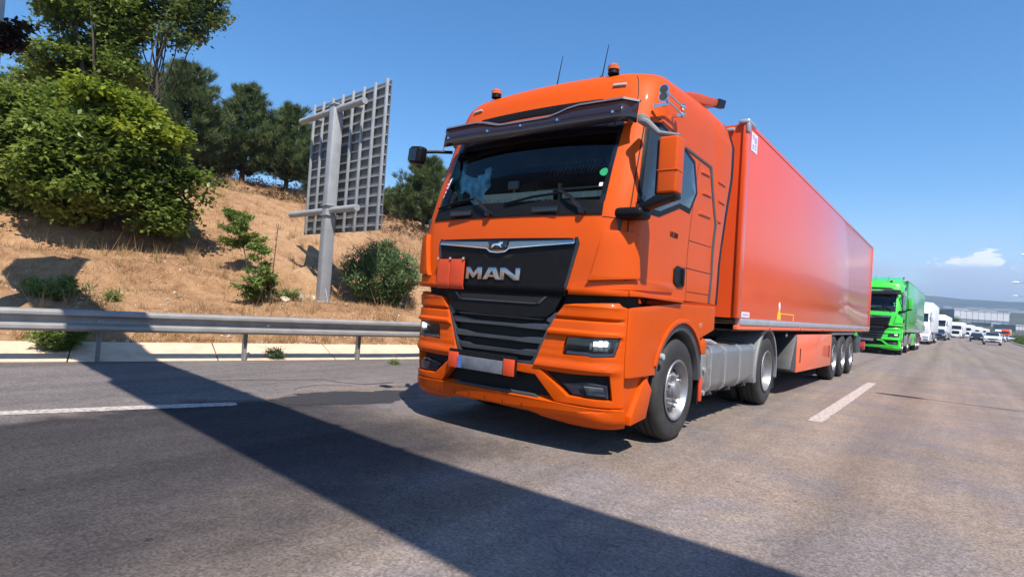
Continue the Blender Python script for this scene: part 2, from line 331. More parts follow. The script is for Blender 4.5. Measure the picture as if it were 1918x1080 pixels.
# ------------------------------------------------------------------ truck nose surface
ZT = [.26, .32, .45, .9, 1.36, 1.41, 1.85, 2.08, 2.5, 2.9, 3.05, 3.25, 3.4, 3.48, 3.53, 3.56]
Y0 = [.16, .08, .03, 0, .02, -.01, .0, .04, .18, .33, .38, .445, .50, .56, .66, .84]
WT = [1.2, 1.24, 1.25, 1.25, 1.25, 1.25, 1.25, 1.25, 1.25, 1.25, 1.245, 1.235, 1.20, 1.14, 1.04, .90]
RX, RY, BOW = .33, .28, .07
def lp(z, A, B):
    if z <= A[0]: return B[0]
    for i in range(1, len(A)):
        if z <= A[i]: t = (z-A[i-1])/(A[i]-A[i-1]); return B[i-1]+(B[i]-B[i-1])*t
    return B[-1]
def S(s, z):
    sg = 1 if s >= 0 else -1; s = abs(s); y0 = lp(z, ZT, Y0); w_ = lp(z, ZT, WT); xc = w_-RX; y1 = y0+BOW
    if s <= 1: x = s*xc; y = y0+BOW*s*s
    elif s <= 2:
        t = (s-1)*math.pi/2; m = 2*BOW/xc
        x = xc+RX*math.sin(t); y = y1+m*RX*math.sin(t)*(2-s)+RY*(1-math.cos(t))
    else: x = w_; y = y1+RY+(s-2)
    if z > 3: z = z+(z-3)/.53*.11*min(1, max(0, (y-.5)/1.6))
    return Vector((sg*x, y, z))
def SN(s, z):
    h = .004; a = S(s+h, z)-S(s-h, z); b = S(s, z+h)-S(s, z-h); n = a.cross(b)
    return n.normalized()
def sy(y, z): return 2+y-(lp(z, ZT, Y0)+BOW+RY)
def patch(name, poly, off, thick, m, parent, bevel=.004, mir=False, zc=.12, sc=.14, smooth=38):
    """panel that follows the cab skin; poly of (s,z) or ('y',y,z); off: distance proud of the skin (number or f(s,z))"""
    P = [((sy(p[1], p[2]), p[2]) if p[0] == 'y' else (p[0], p[1])) for p in poly]
    if mir: P = [(-a, b) for a, b in P]
    from mathutils.geometry import tessellate_polygon
    T3 = tessellate_polygon([[Vector((a, b, 0)) for a, b in P]]); polys = [[P[i] for i in t] for t in T3]
    smin, smax = min(a for a, b in P), max(a for a, b in P); zmin, zmax = min(b for a, b in P), max(b for a, b in P)
    def split(polys, ax, c):
        out = []
        for q in polys:
            d = [p[ax]-c for p in q]
            if max(d) <= 1e-6 or min(d) >= -1e-6: out.append(q); continue
            for sg_ in (1, -1):
                o_ = []
                for k in range(len(q)):
                    a, b = q[k], q[(k+1) % len(q)]; da, db = d[k]*sg_, d[(k+1) % len(q)]*sg_
                    if da >= -1e-6: o_.append(a)
                    if (da > 1e-6 and db < -1e-6) or (da < -1e-6 and db > 1e-6):
                        t = da/(da-db); o_.append(tuple(c if m_ == ax else a[m_]+(b[m_]-a[m_])*t for m_ in (0, 1)))
                if len(o_) > 2: out.append(o_)
        return out
    for c in [k*sc for k in range(-60, 60) if abs(k*sc) < 2.01 or k % 4 == 0]:
        if smin+.005 < c < smax-.005: polys = split(polys, 0, c)
    for c in sorted(set([round(k*zc, 4) for k in range(0, int(4/zc))]+[z for z in ZT])):
        if zmin+.004 < c < zmax-.004: polys = split(polys, 1, c)
    bm = bmesh.new(); vd = {}
    for q in polys:
        vl = []
        for p in q:
            k_ = (round(p[0], 5), round(p[1], 5))
            if k_ not in vd: vd[k_] = bm.verts.new((p[0], 0, p[1]))
            if not vl or vl[-1] is not vd[k_]: vl.append(vd[k_])
        if len(vl) > 1 and vl[0] is vl[-1]: vl.pop()
        if len(set(vl)) == len(vl) and len(vl) > 2:
            try: bm.faces.new(vl)
            except ValueError: pass
    bm.verts.index_update()
    bm.verts.ensure_lookup_table(); base = {v.index: (v.co.x, v.co.z) for v in bm.verts}
    O = off if callable(off) else (lambda s, z: off)
    for v in bm.verts:
        s, z = base[v.index]; v.co = S(s, z)+SN(s, z)*O(abs(s), z)
    for f in bm.faces: f.normal_update()
    if thick:
        bnd = [e for e in bm.edges if len(e.link_faces) == 1]; mp = {}
        for e in bnd:
            for v in e.verts:
                if v not in mp:
                    s, z = base[v.index]; mp[v] = None
        for v in list(mp):
            s, z = base[v.index]; nv = bm.verts.new(S(s, z)+SN(s, z)*(O(abs(s), z)-thick)); mp[v] = nv
        bm.verts.index_update()
        for e in bnd:
            a, b = e.verts
            try: bm.faces.new((a, b, mp[b], mp[a]))
            except ValueError: pass
    bmesh.ops.recalc_face_normals(bm, faces=bm.faces)
    # make sure the front looks outwards
    f0 = max(bm.faces, key=lambda f: f.calc_area()); 
    if thick and bevel:
        ed = [e for e in bm.edges if len(e.link_faces) == 2 and e.calc_face_angle(0) > math.radians(50)]
        try: bmesh.ops.bevel(bm, geom=ed, offset=min(bevel, thick*.45), segments=2, profile=.6, affect='EDGES', clamp_overlap=True)
        except Exception: pass
    me = bpy.data.meshes.new(name); bm.to_mesh(me); bm.free()
    me.shade_smooth(); me.set_sharp_from_angle(angle=math.radians(smooth))
    return link(name, me, m, parent)
def both(name, poly, off, thick, m, parent, **k):
    return [patch(name, poly, off, thick, m, parent, **k), patch(name, poly, off, thick, m, parent, mir=True, **k)]

# ------------------------------------------------------------------ wheels (unit: radius .51, outer face at x=0, going to -x)
def wheel(parent, x, y, side=1, kind='front', r=.51, wd=.31, name='wheel', twin=False):
    """tyre > rim, nuts ; side=+1: outer face looks to +x"""
    key = (kind, side)
    if key not in wheel.cache:
        k = r
        tp = [(-.31, .30), (-.31, .44), (-.295, .485), (-.26, .507), (-.235, .51), (-.232, .498), (-.222, .498), (-.219, .511), (-.165, .512), (-.162, .498), (-.150, .498), (-.147, .512),
              (-.10, .511), (-.097, .498), (-.085, .498), (-.082, .51), (-.048, .508), (-.018, .488), (-.004, .455), (0, .41), (-.006, .36), (-.014, .335), (-.012, .325), (-.02, .298)]
        ty = MB().lathe([(a*side, b) for a, b in tp], (0, 0, 0), n=56)
        if kind == 'front': rp = [(-.30, .29), (-.02, .285), (.0, .292), (.004, .300), (-.004, .306), (.002, .285), (-.02, .272), (-.06, .262), (-.115, .245), (-.125, .215), (-.075, .19), (-.05, .165), (-.047, .125), (-.06, .105), (-.03, .10), (.0, .092), (.012, .075), (.015, 0)]
        elif kind == 'drive': rp = [(-.30, .29), (-.02, .285), (.0, .292), (.004, .300), (-.004, .306), (.002, .285), (-.02, .276), (-.10, .268), (-.17, .25), (-.18, .22), (-.182, .14), (-.15, .135), (-.06, .12), (-.05, .10), (-.048, 0)]
        else: rp = [(-.30, .29), (-.02, .285), (.0, .292), (.004, .300), (-.004, .306), (.002, .285), (-.02, .276), (-.09, .262), (-.12, .23), (-.12, .155), (-.10, .13), (-.02, .12), (-.012, .10), (-.01, 0)]
        ri = MB().lathe([(a*side, b) for a, b in rp], (0, 0, 0), n=48)
        nr, nx = {'front': (.145, -.046), 'drive': (.175, -.178), 'trail': (.185, -.118)}[kind]
        nu = MB(); ho = MB()
        for q in range(10):
            t = 2*math.pi*q/10; nu.tube([(nx*side, nr*math.cos(t), nr*math.sin(t)), ((nx+.035)*side, nr*math.cos(t), nr*math.sin(t))], .014, 6)
            t += math.pi/10; hr = nr+.062 if kind == 'front' else nr+.055; hx = (nx-.045 if kind == 'front' else nx+.0)
            ho.tube([((hx-.01)*side, hr*math.cos(t), hr*math.sin(t)), ((hx+.012)*side, hr*math.cos(t), hr*math.sin(t))], .02, 10)
        wheel.cache[key] = [ty, ri, nu, ho]; wheel.mesh[key] = None
    if wheel.mesh[key] is None:
        ty, ri, nu, ho = wheel.cache[key]
        a = ty.build(name, M['rubber'], parent); b = ri.build('rim', M['rim'], a, smooth=30); c = nu.build('wheel_nut', M['nut'], a); d = ho.build('vent_hole', M['recess'], a)
        wheel.mesh[key] = (a.data, b.data, c.data, d.data)
    else:
        q = wheel.mesh[key]; a = link(name, q[0], None, parent); link('rim', q[1], None, a); link('wheel_nut', q[2], None, a); link('vent_hole', q[3], None, a)
    a.location = (x, y, r); return a
wheel.cache = {}; wheel.mesh = {}

# ------------------------------------------------------------------ articulated lorry
TRA = math.radians(.6)
def make_truck(label, full=True):
    T = thing('semi_truck', (0, 0, 0), label, 'truck', 'lorries queuing nose to tail in the same lane')
    O = M['orange']
    # cab shell with a real opening for the windscreen
    zr = sorted(set([1.41, 1.6, 1.85, 2.0, 2.09, 2.3, 2.5, 2.7, 2.95, 3.05, 3.15, 3.25, 3.33, 3.4, 3.44, 3.48, 3.505, 3.53, 3.56]))
    sc = [0, .25, .5, .75, .9, 1.0, 1.12, 1.25, 1.38, 1.5, 1.62, 1.75, 1.88, 2.0, 2.4, 2.9, 3.4, 3.87]
    sc = [-s for s in sc[:0:-1]]+sc; V = []; F = []
    for z in zr:
        for s in sc:
            p = S(s, z)
            if abs(s) > 3.8: p.y = 2.27
            V.append(p)
    n = len(sc)
    for i in range(len(zr)-1):
        for j in range(n-1):
            mid = (sc[j]+sc[j+1])/2
            if abs(mid) < 1.12 and 2.09 <= (zr[i]+zr[i+1])/2 <= 2.95: continue
            F.append((i*n+j, i*n+j+1, (i+1)*n+j+1, (i+1)*n+j))
        F.append((i*n+n-1, i*n, (i+1)*n, (i+1)*n+n-1))
    base = len(V); top = (len(zr)-1)*n
    for sc_, dz in ((.85, .014), (.5, .03)):
        for j in range(n):
            p = V[top+j]; c = Vector((0, 1.6, p.z)); q = c+(p-c)*sc_; q.z = p.z+dz; V.append(q)
    for a, b in ((top, base), (base, base+n)):
        for j in range(n): F.append((a+j, a+(j+1) % n, b+(j+1) % n, b+j))
    F.append(tuple(base+n+j for j in range(n)))
    F.append(tuple(range(n))[::-1])
    m = MB(); m.v = V; m.f = F; cab = m.build('cab', O, T, smooth=32)
    # ---- windscreen group
    patch('windscreen', [(-1.1, 2.1), (1.1, 2.1), (1.1, 2.94), (-1.1, 2.94)], .002, 0, M['glass'], T)
    patch('windscreen_cowl', [(-1.14, 2.075), (1.14, 2.075), (1.12, 2.205), (.5, 2.215), (-.5, 2.215), (-1.12, 2.205)], .010, .02, M['black'], T)
    both('windscreen_border', [(1.045, 2.2), (1.135, 2.2), (1.135, 2.96), (1.075, 2.96)], .006, .012, M['gloss'], T)
    patch('windscreen_header', [(-1.14, 2.86), (1.14, 2.86), (1.14, 2.99), (-1.14, 2.99)], .006, .012, M['gloss'], T)
    for (px, pz, ex, ez, bx0, bz0, bx1, bz1) in ((.89, 2.10, .62, 2.285, .66, 2.275, -.02, 2.19), (-.20, 2.10, -.47, 2.275, -.44, 2.27, -1.06, 2.20)):
        k = .92
        def pt(s, z, o): return S(s, z)+SN(s, z)*o
        wi = MB().tube([pt(px, pz, .03), pt((px+ex)/2-.0, (pz+ez)/2+.02, .065), pt(ex, ez, .05)], [.020, .016, .011], 8).build('wiper_arm', M['gloss'], T)
        b_ = MB().tube([pt(bx0, bz0, .035), pt((bx0+bx1)/2, (bz0+bz1)/2+.01, .038), pt(bx1, bz1, .03)], .012, 6).build('wiper_blade', M['black'], wi)
        MB().tube([pt(px, pz, .0), pt(px, pz, .05)], .035, 12).build('wiper_pivot', M['gloss'], wi)
        c = MB(); c.box(pt(px-.55, 2.095, .02)-Vector((.0, 0, 0)), pt(px-.25, 2.14, .05)); c.build('cowl_step', M['gloss'], T, bevel=.006)
    # interior
    if full:
        IN = MB(); IN.box((-1.17, 2.05, 1.5), (1.17, 2.08, 3.1)); IN.box((-1.19, .55, 1.5), (-1.17, 2.05, 3.0)); IN.box((1.17, .55, 1.5), (1.19, 2.05, 3.0)); IN.box((-1.17, .5, 2.98), (1.17, 2.05, 3.0)); IN.box((-1.17, .3, 1.5), (1.17, 2.05, 1.52))
        IN.build('cab_interior', M['interior'], T)
        d = MB(); d.prism([(.17, 1.6), (.17, 2.10), (.30, 2.20), (.55, 2.22), (.72, 2.12), (.75, 1.6)], -1.15, 1.15); d.build('dashboard', M['dash'], T, bevel=.02)
        fr = MB(); fr.prism([(.19, 2.25), (.20, 2.335), (.215, 2.335), (.215, 2.25)], -.42, .42)
        for q in range(22): 
            x = -.42+q*.04+random.uniform(-.01, .01); fr.box((x-.008, .186, 2.238-random.uniform(0, .02)), (x+.012, .194, 2.28))
        fr.build('fringed_cloth', M['cream'], T)
        fr = MB().prism([(.24, 2.26), (.25, 2.315), (.27, 2.315), (.27, 2.26)], .50, .95); fr.build('folded_paper', M['cream'], T)
        MB().box((.1, .40, 2.38), (.9, .42, 2.395)).build('dash_shelf', M['greyplastic'], T); MB().box((.36, .38, 2.2), (.39, .42, 2.44)).build('shelf_bracket', M['greyplastic'], T)
        for x in (.62, -.62):
            s_ = MB(); s_.box((x-.27, 1.25, 1.6), (x+.27, 1.4, 2.45)); s_.box((x-.14, 1.25, 2.47), (x+.14, 1.36, 2.7)); s_.box((x-.27, .85, 1.6), (x+.27, 1.4, 1.95)); s_.build('seat', M['seatcloth'], T, bevel=.04)
        sw = MB(); 
        ring = [Vector((.62+.23*math.cos(t), .72+.23*math.sin(t)*.35, 2.28+.23*math.sin(t)*.92)) for t in [2*math.pi*k/24 for k in range(25)]]
        sw.tube(ring, .018, 8, caps=False); sw.tube([ring[0], ring[12]], .016, 6); sw.build('steering_wheel', M['black'], T)
        # towel behind the passenger side glass; teal sheet stands in for a greenish reflection
        V = []; F = []
        for i in range(25):
            for j in range(9):
                u = i/24; v_ = j/8; x = -.86+u*.40; z = 2.66-.10*math.sin(u*math.pi)-v_*(.26-.08*math.sin(u*7)); V.append((x, .33+.025*math.sin(u*26)+.01*math.sin(v_*9), z))
        for i in range(24):
            for j in range(8): F.append((i*9+j, (i+1)*9+j, (i+1)*9+j+1, i*9+j+1))
        c = MB(); c.v = V; c.f = F; c.build('towel_and_reflection', M['cloth_blue'], T, smooth=80)
        V = [(a[0]*.55-.60, a[1]+.06, a[2]*1.0+.10-.03*math.sin(a[0]*30)) for a in V]; c = MB(); c.v = V; c.f = F; c.build('towel_and_reflection', M['reflection_teal'], T, smooth=80)
        # slats shaped like the gantry's reflection in the glass, and overhead locker front
        lk = MB()
        for q in range(26): lk.box((-.1+q*.042, .93, 2.66), (-.1+q*.042+.018, .95, 2.80), Matrix.Rotation(.35, 3, 'Y'))
        lk.box((-1.1, .95, 2.80), (1.1, 1.0, 2.98)); lk.build('locker_and_truss_reflection', M['darkgrey'], T)
        ph = MB(); ph.tube([(-.18, .42, 2.2), (-.18, .40, 2.42)], .012, 6); ph.box((-.25, .38, 2.42), (-.12, .40, 2.5)); ph.build('phone_holder', M['greyplastic'], T)
        ph = MB(); ph.tube([(.02, .42, 2.2), (.02, .40, 2.34)], .012, 6); ph.box((-.03, .38, 2.34), (.07, .40, 2.40)); ph.build('camera_holder', M['darkgrey'], T)
        st = patch('green_round_sticker', [(1.015+.055*math.cos(t), 2.47+.038*math.sin(t)) for t in [2*math.pi*k/16 for k in range(16)]], .006, .002, M['sticker_g'], T, bevel=0); 
        patch('white_tag', [(.985, 2.335), (1.035, 2.335), (1.035, 2.37), (.985, 2.37)], .006, .002, M['sticker_w'], T, bevel=0)
        pn = patch('pennant', [(-1.10, 2.52), (-1.00, 2.56), (-1.04, 2.44), (-1.10, 2.33)], .008, .002, M['sticker_w'], T, bevel=0)
        for a, b in ((2.5, 2.53), (2.46, 2.48), (2.41, 2.44), (2.37, 2.39)): patch('pennant_stripe', [(-1.095, a), (-1.04, a), (-1.04, b), (-1.095, b)], .011, .002, M['sticker_r'], pn, bevel=0)
    # ---- sun visor
    xs = [-1.16, -1.05, -.95, -.8, -.62, -.5, -.4, -.3, -.2, 0, .2, .3, .4, .5, .62, .8, .95, 1.05, 1.16]
    def vy(x): return (.33 if abs(x) > 1.1 else .20+.025*x*x)
    def vt(x): a = abs(x); return 3.055 if a < .25 else (3.125 if a > .62 else 3.055+.07*(lambda t: t*t*(3-2*t))((a-.25)/.37))-(.012 if a > 1.1 else 0)
    V = []; F = []
    for x in xs: V += [(x, vy(x), 2.905-.02*(1-abs(x)/1.2)), (x, vy(x)+.005, 2.98), (x, vy(x)+.035, vt(x)-.004)]
    for k in range(len(xs)-1): F += [(3*k+j_, 3*k+3+j_, 3*k+4+j_, 3*k+1+j_) for j_ in (0, 1)]
    c = MB(); c.v = V; c.f = F; vz = c.build('sun_visor', M['smoke'], T, smooth=25); md = vz.modifiers.new('thick', 'SOLIDIFY'); md.thickness = .010
    V = []; F = []
    for x in xs: V += [(x*1.003, vy(x)+.022, vt(x)-.020), (x*1.003, vy(x)+.036, vt(x)+.002), (x*.99, vy(x)+.085, vt(x)+.014), (x*.99, vy(x)+.09, vt(x)-.0)]
    for k in range(len(xs)-1): F += [(4*k+j_, 4*k+4+j_, 4*k+5+j_, 4*k+1+j_) for j_ in range(3)]
    c = MB(); c.v = V; c.f = F; c.build('visor_top_lip', M['visorlip'], T, smooth=30)
    for x in (-.98, -.42, .0, .42, .98):
        MB().tube([(x, vy(x)+.015, 2.99), (x, vy(x)-.012, 2.99)], .013, 8).build('visor_screw', M['chrome'], T)
        MB().tube([(x*.9, vy(x)+.06, 3.02), (x*.9, S(x, 3.1).y+.02, 3.10)], .012, 6).build('visor_bracket', M['black'], T)
    patch('roof_panel_black', [(-.98, 3.14), (.98, 3.14), (.80, 3.225), (-.80, 3.225)], .008, .012, M['black'], T)
    both('roof_marker_lamp', [(.90, 3.345), (1.08, 3.34), (1.09, 3.36), (.92, 3.365)], .022, .03, M['lens'], T, bevel=.006)
    both('roof_seam', [(1.28, 3.13), (1.295, 3.13), (1.295, 3.45), (1.28, 3.45)], .002, 0, M['recess'], T)
    # ---- corner deflectors, door, side details
    both('corner_deflector', [(1.22, 1.93), (1.80, 1.925), (1.93, 1.60), (1.94, 1.545), (1.02, 1.50), (1.08, 1.56)], .045, .06, O, T, bevel=.016, smooth=28)
    both('corner_skirt', [(.87, 1.475), (1.9, 1.53), ('y', 1.05, 1.565), ('y', 1.12, 1.54), ('y', 1.12, 1.47), (.80, 1.42), (.82, 1.44)], .014, .03, O, T, bevel=.008)
    both('cab_bottom_ledge', [(.83, 1.395), (1.70, 1.40), (1.70, 1.435), (.85, 1.43)], .035, .07, O, T, bevel=.008)
    both('door_bottom_ledge', [(1.72, 1.40), ('y', 1.36, 1.385), ('y', 1.36, 1.415), (1.72, 1.44)], .035, .06, O, T, bevel=.008)
    for g in ([(1.66, 1.42), (1.685, 1.42), (1.60, 2.2), (1.50, 2.95), (1.515, 3.02), (1.49, 3.02), (1.475, 2.95), (1.575, 2.2)],
              [('y', 1.66, 2.86), ('y', 1.668, 2.86), ('y', 1.508, 2.1), ('y', 1.508, 1.43), ('y', 1.5, 1.43), ('y', 1.5, 2.1)][::-1],
              [('y', 1.5, 2.02), ('y', 2.2, 2.03), ('y', 2.2, 2.037), ('y', 1.5, 2.027)],
              [('y', 1.42, 1.735), ('y', 2.24, 1.735), ('y', 2.24, 1.743), ('y', 1.42, 1.743)],
              [('y', .40, 3.02), ('y', 1.2, 2.96), ('y', 1.2, 2.967), ('y', .40, 3.027)],
              [('y', 1.52, 1.50), ('y', 2.18, 1.50), ('y', 2.18, 1.507), ('y', 1.52, 1.507)]): both('panel_gap', g, .0015, 0, M['recess'], T)
    patch('panel_gap', [(1.15, 2.055), (1.66, 2.03), (1.66, 2.036), (1.15, 2.062)], .0015, 0, M['recess'], T)
    both('door_window_frame', [(1.50, 2.96), ('y', .62, 2.985), ('y', 1.27, 2.90), ('y', 1.54, 2.84), ('y', 1.66, 2.53), ('y', 1.47, 2.29), ('y', 1.2, 2.30), ('y', .72, 2.14), ('y', .47, 2.13), (1.70, 2.2)], .004, .012, M['black'], T, bevel=.003)
    both('door_window', [(1.60, 2.92), ('y', .62, 2.94), ('y', 1.22, 2.865), ('y', 1.48, 2.80), ('y', 1.60, 2.53), ('y', 1.45, 2.34), ('y', 1.18, 2.345), ('y', .72, 2.19), ('y', .50, 2.18), (1.78, 2.24)], .007, .006, M['carglass'], T, bevel=.001)
    both('side_stripe', [('y', 1.27, 2.925), ('y', 2.06, 2.905), ('y', 2.26, 2.42), ('y', 2.33, 2.31), ('y', 2.28, 1.74), ('y', 2.24, 1.41), ('y', 2.18, 1.41), ('y', 2.22, 1.74), ('y', 2.25, 2.31), ('y', 2.19, 2.42), ('y', 2.0, 2.88), ('y', 1.27, 2.90)][::-1], .006, .01, M['darkgrey'], T, bevel=.002)
    for (a, b, z, c_, d_) in ((1.72, 2.10, 2.33, 2.30, 2.46), (1.80, 2.08, 2.56, 2.28, 2.56), (1.73, 2.0, 2.77, 2.24, 2.55)):
        both('side_rib', [('y', a, z), ('y', b, z+.01), ('y', b, z+.045), ('y', a+.05, z+.04)], .012, .02, O, T, bevel=.006)
        both('side_rib', [('y', c_+.06, z+.01), ('y', d_, z+.01), ('y', d_, z+.045), ('y', c_+.06, z+.045)], .012, .02, O, T, bevel=.006)
    both('door_handle', [('y', 1.14, 1.70), ('y', 1.22, 1.74), ('y', 1.40, 1.73), ('y', 1.42, 1.55), ('y', 1.26, 1.53), ('y', 1.14, 1.58)], .012, .02, M['black'], T, bevel=.006)
    both('handle_grip', [('y', 1.33, 1.72), ('y', 1.38, 1.72), ('y', 1.38, 1.56), ('y', 1.33, 1.56)], .03, .03, M['black'], T, bevel=.008)
    # side fairing behind the cab
    both('side_fairing', [('y', 2.25, 1.41), ('y', 2.44, 1.40), ('y', 2.45, 1.57), ('y', 2.52, 2.13), ('y', 2.74, 2.93), ('y', 2.78, 3.25), ('y', 2.66, 3.47), ('y', 2.25, 3.47)], .001, .035, O, T, bevel=.005)
    both('fairing_rubber', [('y', 2.443, 1.40), ('y', 2.53, 1.40), ('y', 2.54, 1.57), ('y', 2.61, 2.13), ('y', 2.85, 2.93), ('y', 2.90, 3.27), ('y', 2.78, 3.50), ('y', 2.665, 3.475), ('y', 2.783, 3.25), ('y', 2.743, 2.93), ('y', 2.523, 2.13), ('y', 2.453, 1.57)], -.003, .04, M['black'], T, bevel=.003)
    # roof spoiler
    sp = MB(); sp.prism([(1.2, 3.50), (2.0, 3.62), (2.72, 3.80), (2.82, 3.905), (2.0, 3.73)], -1.08, 1.08); sp.build('roof_spoiler', O, T, bevel=.01)
    for x in (-1.09, 1.04): MB().prism([(2.60, 3.765), (2.84, 3.815), (2.90, 3.93), (2.66, 3.88)], x, x+.055).build('spoiler_tip', M['black'], T)
    # mirror on the driver's side with arms
    mb = MB(); mb.box((1.475, .10, 2.22), (1.64, .25, 2.68)); mh = mb.build('mirror_housing', O, T, bevel=.022, seg=4)
    MB().box((1.472, .094, 2.40), (1.644, .25, 2.412)).build('mirror_crease', O, mh, bevel=.005)
    MB().box((1.49, .25, 2.25), (1.625, .265, 2.65)).build('mirror_glass', M['chrome'], mh)
    MB().prism([(1.30, 2.12), (1.35, 2.10), (1.64, 2.19), (1.635, 2.225), (1.48, 2.225)], .11, .24, 'xz').build('mirror_base', M['black'], mh, bevel=.012)
    MB().box((1.455, .12, 2.22), (1.478, .25, 2.66)).build('mirror_edge', M['black'], mh, bevel=.006)
    a_ = MB().tube([(1.21, .30, 2.91), (1.32, .22, 2.85), (1.44, .18, 2.735), (1.62, .18, 2.695)], [.032, .026, .022, .014], 10).build('mirror_arm', M['greyplastic'], T)
    a_ = MB().tube([(1.24, .44, 2.10), (1.33, .26, 2.12), (1.46, .19, 2.17), (1.6, .18, 2.19)], [.035, .03, .022, .02], 10).build('mirror_arm', M['black'], T)
    a_ = MB().box((1.20, .24, 2.87), (1.265, .40, 2.95)); a_.build('mirror_bracket', M['greyplastic'], T, bevel=.02)
    pd = MB(); pd.box((1.12, .08, 2.035), (1.37, .30, 2.125)); pd.build('mirror_pod', M['black'], T, bevel=.035, seg=3)
    # kerb mirror on the far side
    km = MB(); km.box((-1.37, .01, 2.70), (-1.185, .13, 2.89), Matrix.Rotation(.12, 3, 'Y')); k2 = km.build('kerb_mirror', M['black'], T, bevel=.035, seg=3)
    MB().box((-1.36, .008, 2.73), (-1.24, .022, 2.86), Matrix.Rotation(.12, 3, 'Y')).build('mirror_glass', M['gloss'], k2)
    MB().tube([(-1.24, .08, 2.83), (-1.12, .20, 2.85), (-1.0, .32, 2.86)], .018, 8).build('mirror_arm', M['black'], T)
    # beacons, aerials, horns
    for x in (-.71, .73):
        b_ = MB().lathe([(0, 0), (0, .055), (.045, .05)], (x, .65, 3.52), 'z', 20).build('roof_beacon', M['black'], T)
        MB().lathe([(.04, .0), (.04, .058), (.075, .058), (.098, .035), (.102, 0)], (x, .65, 3.52), 'z', 20).build('beacon_lens', M['amber'], b_)
    for x in (.03, .56):
        b_ = MB().tube([(x, .72, 3.53), (x+.01, .72, 3.56)], [.03, .012], 8); b_.tube([(x+.01, .72, 3.56), (x+.06, .72, 3.86)], [.006, .003], 5); b_.build('aerial', M['black'], T)
    for sgn in (1,):
        for z0, zz in ((3.215, 3.20), (3.15, 3.13)):
            p0 = Vector((1.33*sgn, .47, z0)); p1 = Vector((1.33*sgn, .93, zz)); d = (p1-p0)
            h = MB().tube([p0, p0+d*.04, p0+d*.12, p0+d*.3, p1], [.046, .042, .02, .010, .008], 14); hb_ = h.build('air_horn', M['chrome'], T); MB().lathe([(-.003, 0), (-.003, .036), (0, .036)], tuple(p0), 'y', 14).build('horn_mouth', M['darkgrey'], hb_)
            h = MB().lathe([(-.035, 0), (-.025, .022), (0, .031), (.025, .022), (.035, 0)], tuple(p1), 'y', 14); h.build('horn_driver', M['chrome'], T)
        
        for yy in (.56, .88): MB().box((1.20*sgn, yy, 3.10), (1.335*sgn, yy+.02, 3.13)).build('horn_bracket', M['chrome'], T)
    # ---- bonnet / grille block
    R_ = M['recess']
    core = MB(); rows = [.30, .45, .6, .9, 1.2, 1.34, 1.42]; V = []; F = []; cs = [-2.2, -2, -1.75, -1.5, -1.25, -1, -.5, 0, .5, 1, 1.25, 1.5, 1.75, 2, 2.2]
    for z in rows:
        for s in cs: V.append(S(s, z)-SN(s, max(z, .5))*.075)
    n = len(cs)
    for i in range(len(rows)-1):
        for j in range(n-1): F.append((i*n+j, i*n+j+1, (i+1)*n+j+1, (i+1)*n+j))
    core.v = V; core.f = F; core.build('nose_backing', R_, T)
    patch('grille_panel', [(-.93, 1.865), (.83, 1.865), (.87, 1.82), (.76, 1.37), (.68, 1.22), (.60, 1.165), (.3, 1.15), (-.3, 1.15), (-.60, 1.165), (-.68, 1.22), (-.76, 1.37), (-.87, 1.82), (-.83, 1.865)][1:], .008, .09, M['black'], T, bevel=.012)
    both('grille_trim', [(.88, 1.875), (.905, 1.82), (.79, 1.37), (.765, 1.37), (.872, 1.82), (.85, 1.868)], .012, .02, M['gloss'], T, bevel=.003)
    both('chrome_wing', [(.0, 1.832), (.86, 1.848), (.865, 1.822), (.14, 1.772), (.09, 1.742), (.0, 1.735)], .02, .025, M['darkchrome'], T, bevel=.008)
    both('chrome_edge', [(.86, 1.815), (.15, 1.765), (.095, 1.732), (.0, 1.725), (.0, 1.736), (.09, 1.744), (.14, 1.776), (.862, 1.826)][::-1], .03, .02, M['chrome'], T, bevel=.003)
    em = patch('emblem_plate', [(-.13, 1.84), (.13, 1.84), (.10, 1.755), (-.10, 1.755)], .036, .02, M['gloss'], T, bevel=.006)
    # running lion emblem
    lion = [(-.075, 1.775), (-.055, 1.805), (-.03, 1.815), (.0, 1.812), (.03, 1.822), (.045, 1.832), (.07, 1.826), (.078, 1.812), (.055, 1.805), (.05, 1.79), (.07, 1.775), (.05, 1.775), (.03, 1.79), (-.01, 1.795), (-.035, 1.79), (-.045, 1.772)]
    patch('lion_emblem', lion, .046, .008, M['chrome'], em, bevel=.001)
    both('grille_recess', [(.0, 1.715), (.20, 1.715), (.15, 1.68), (.0, 1.68)], .0095, 0, R_, T)
    patch('grille_slot', [(-.56, 1.335), (.56, 1.335), (.47, 1.285), (-.47, 1.285)], .0095, 0, R_, T)
    patch('slot_lip', [(-.50, 1.285), (.50, 1.285), (.47, 1.272), (-.47, 1.272)], .02, .015, M['slat'], T)
    patch('slot_lip', [(-.60, 1.345), (-.565, 1.345), (-.49, 1.283), (-.52, 1.275)], .018, .012, M['slat'], T)
    patch('slot_lip', [(.60, 1.345), (.565, 1.345), (.49, 1.283), (.52, 1.275)][::-1], .018, .012, M['slat'], T)
    # letters (raised chrome)
    def letter(strokes):
        for pl in strokes: patch('letter', [(a, b) for a, b in pl], .022, .018, M['letterchrome'], T, bevel=.003)
    z0, z1 = 1.475, 1.59
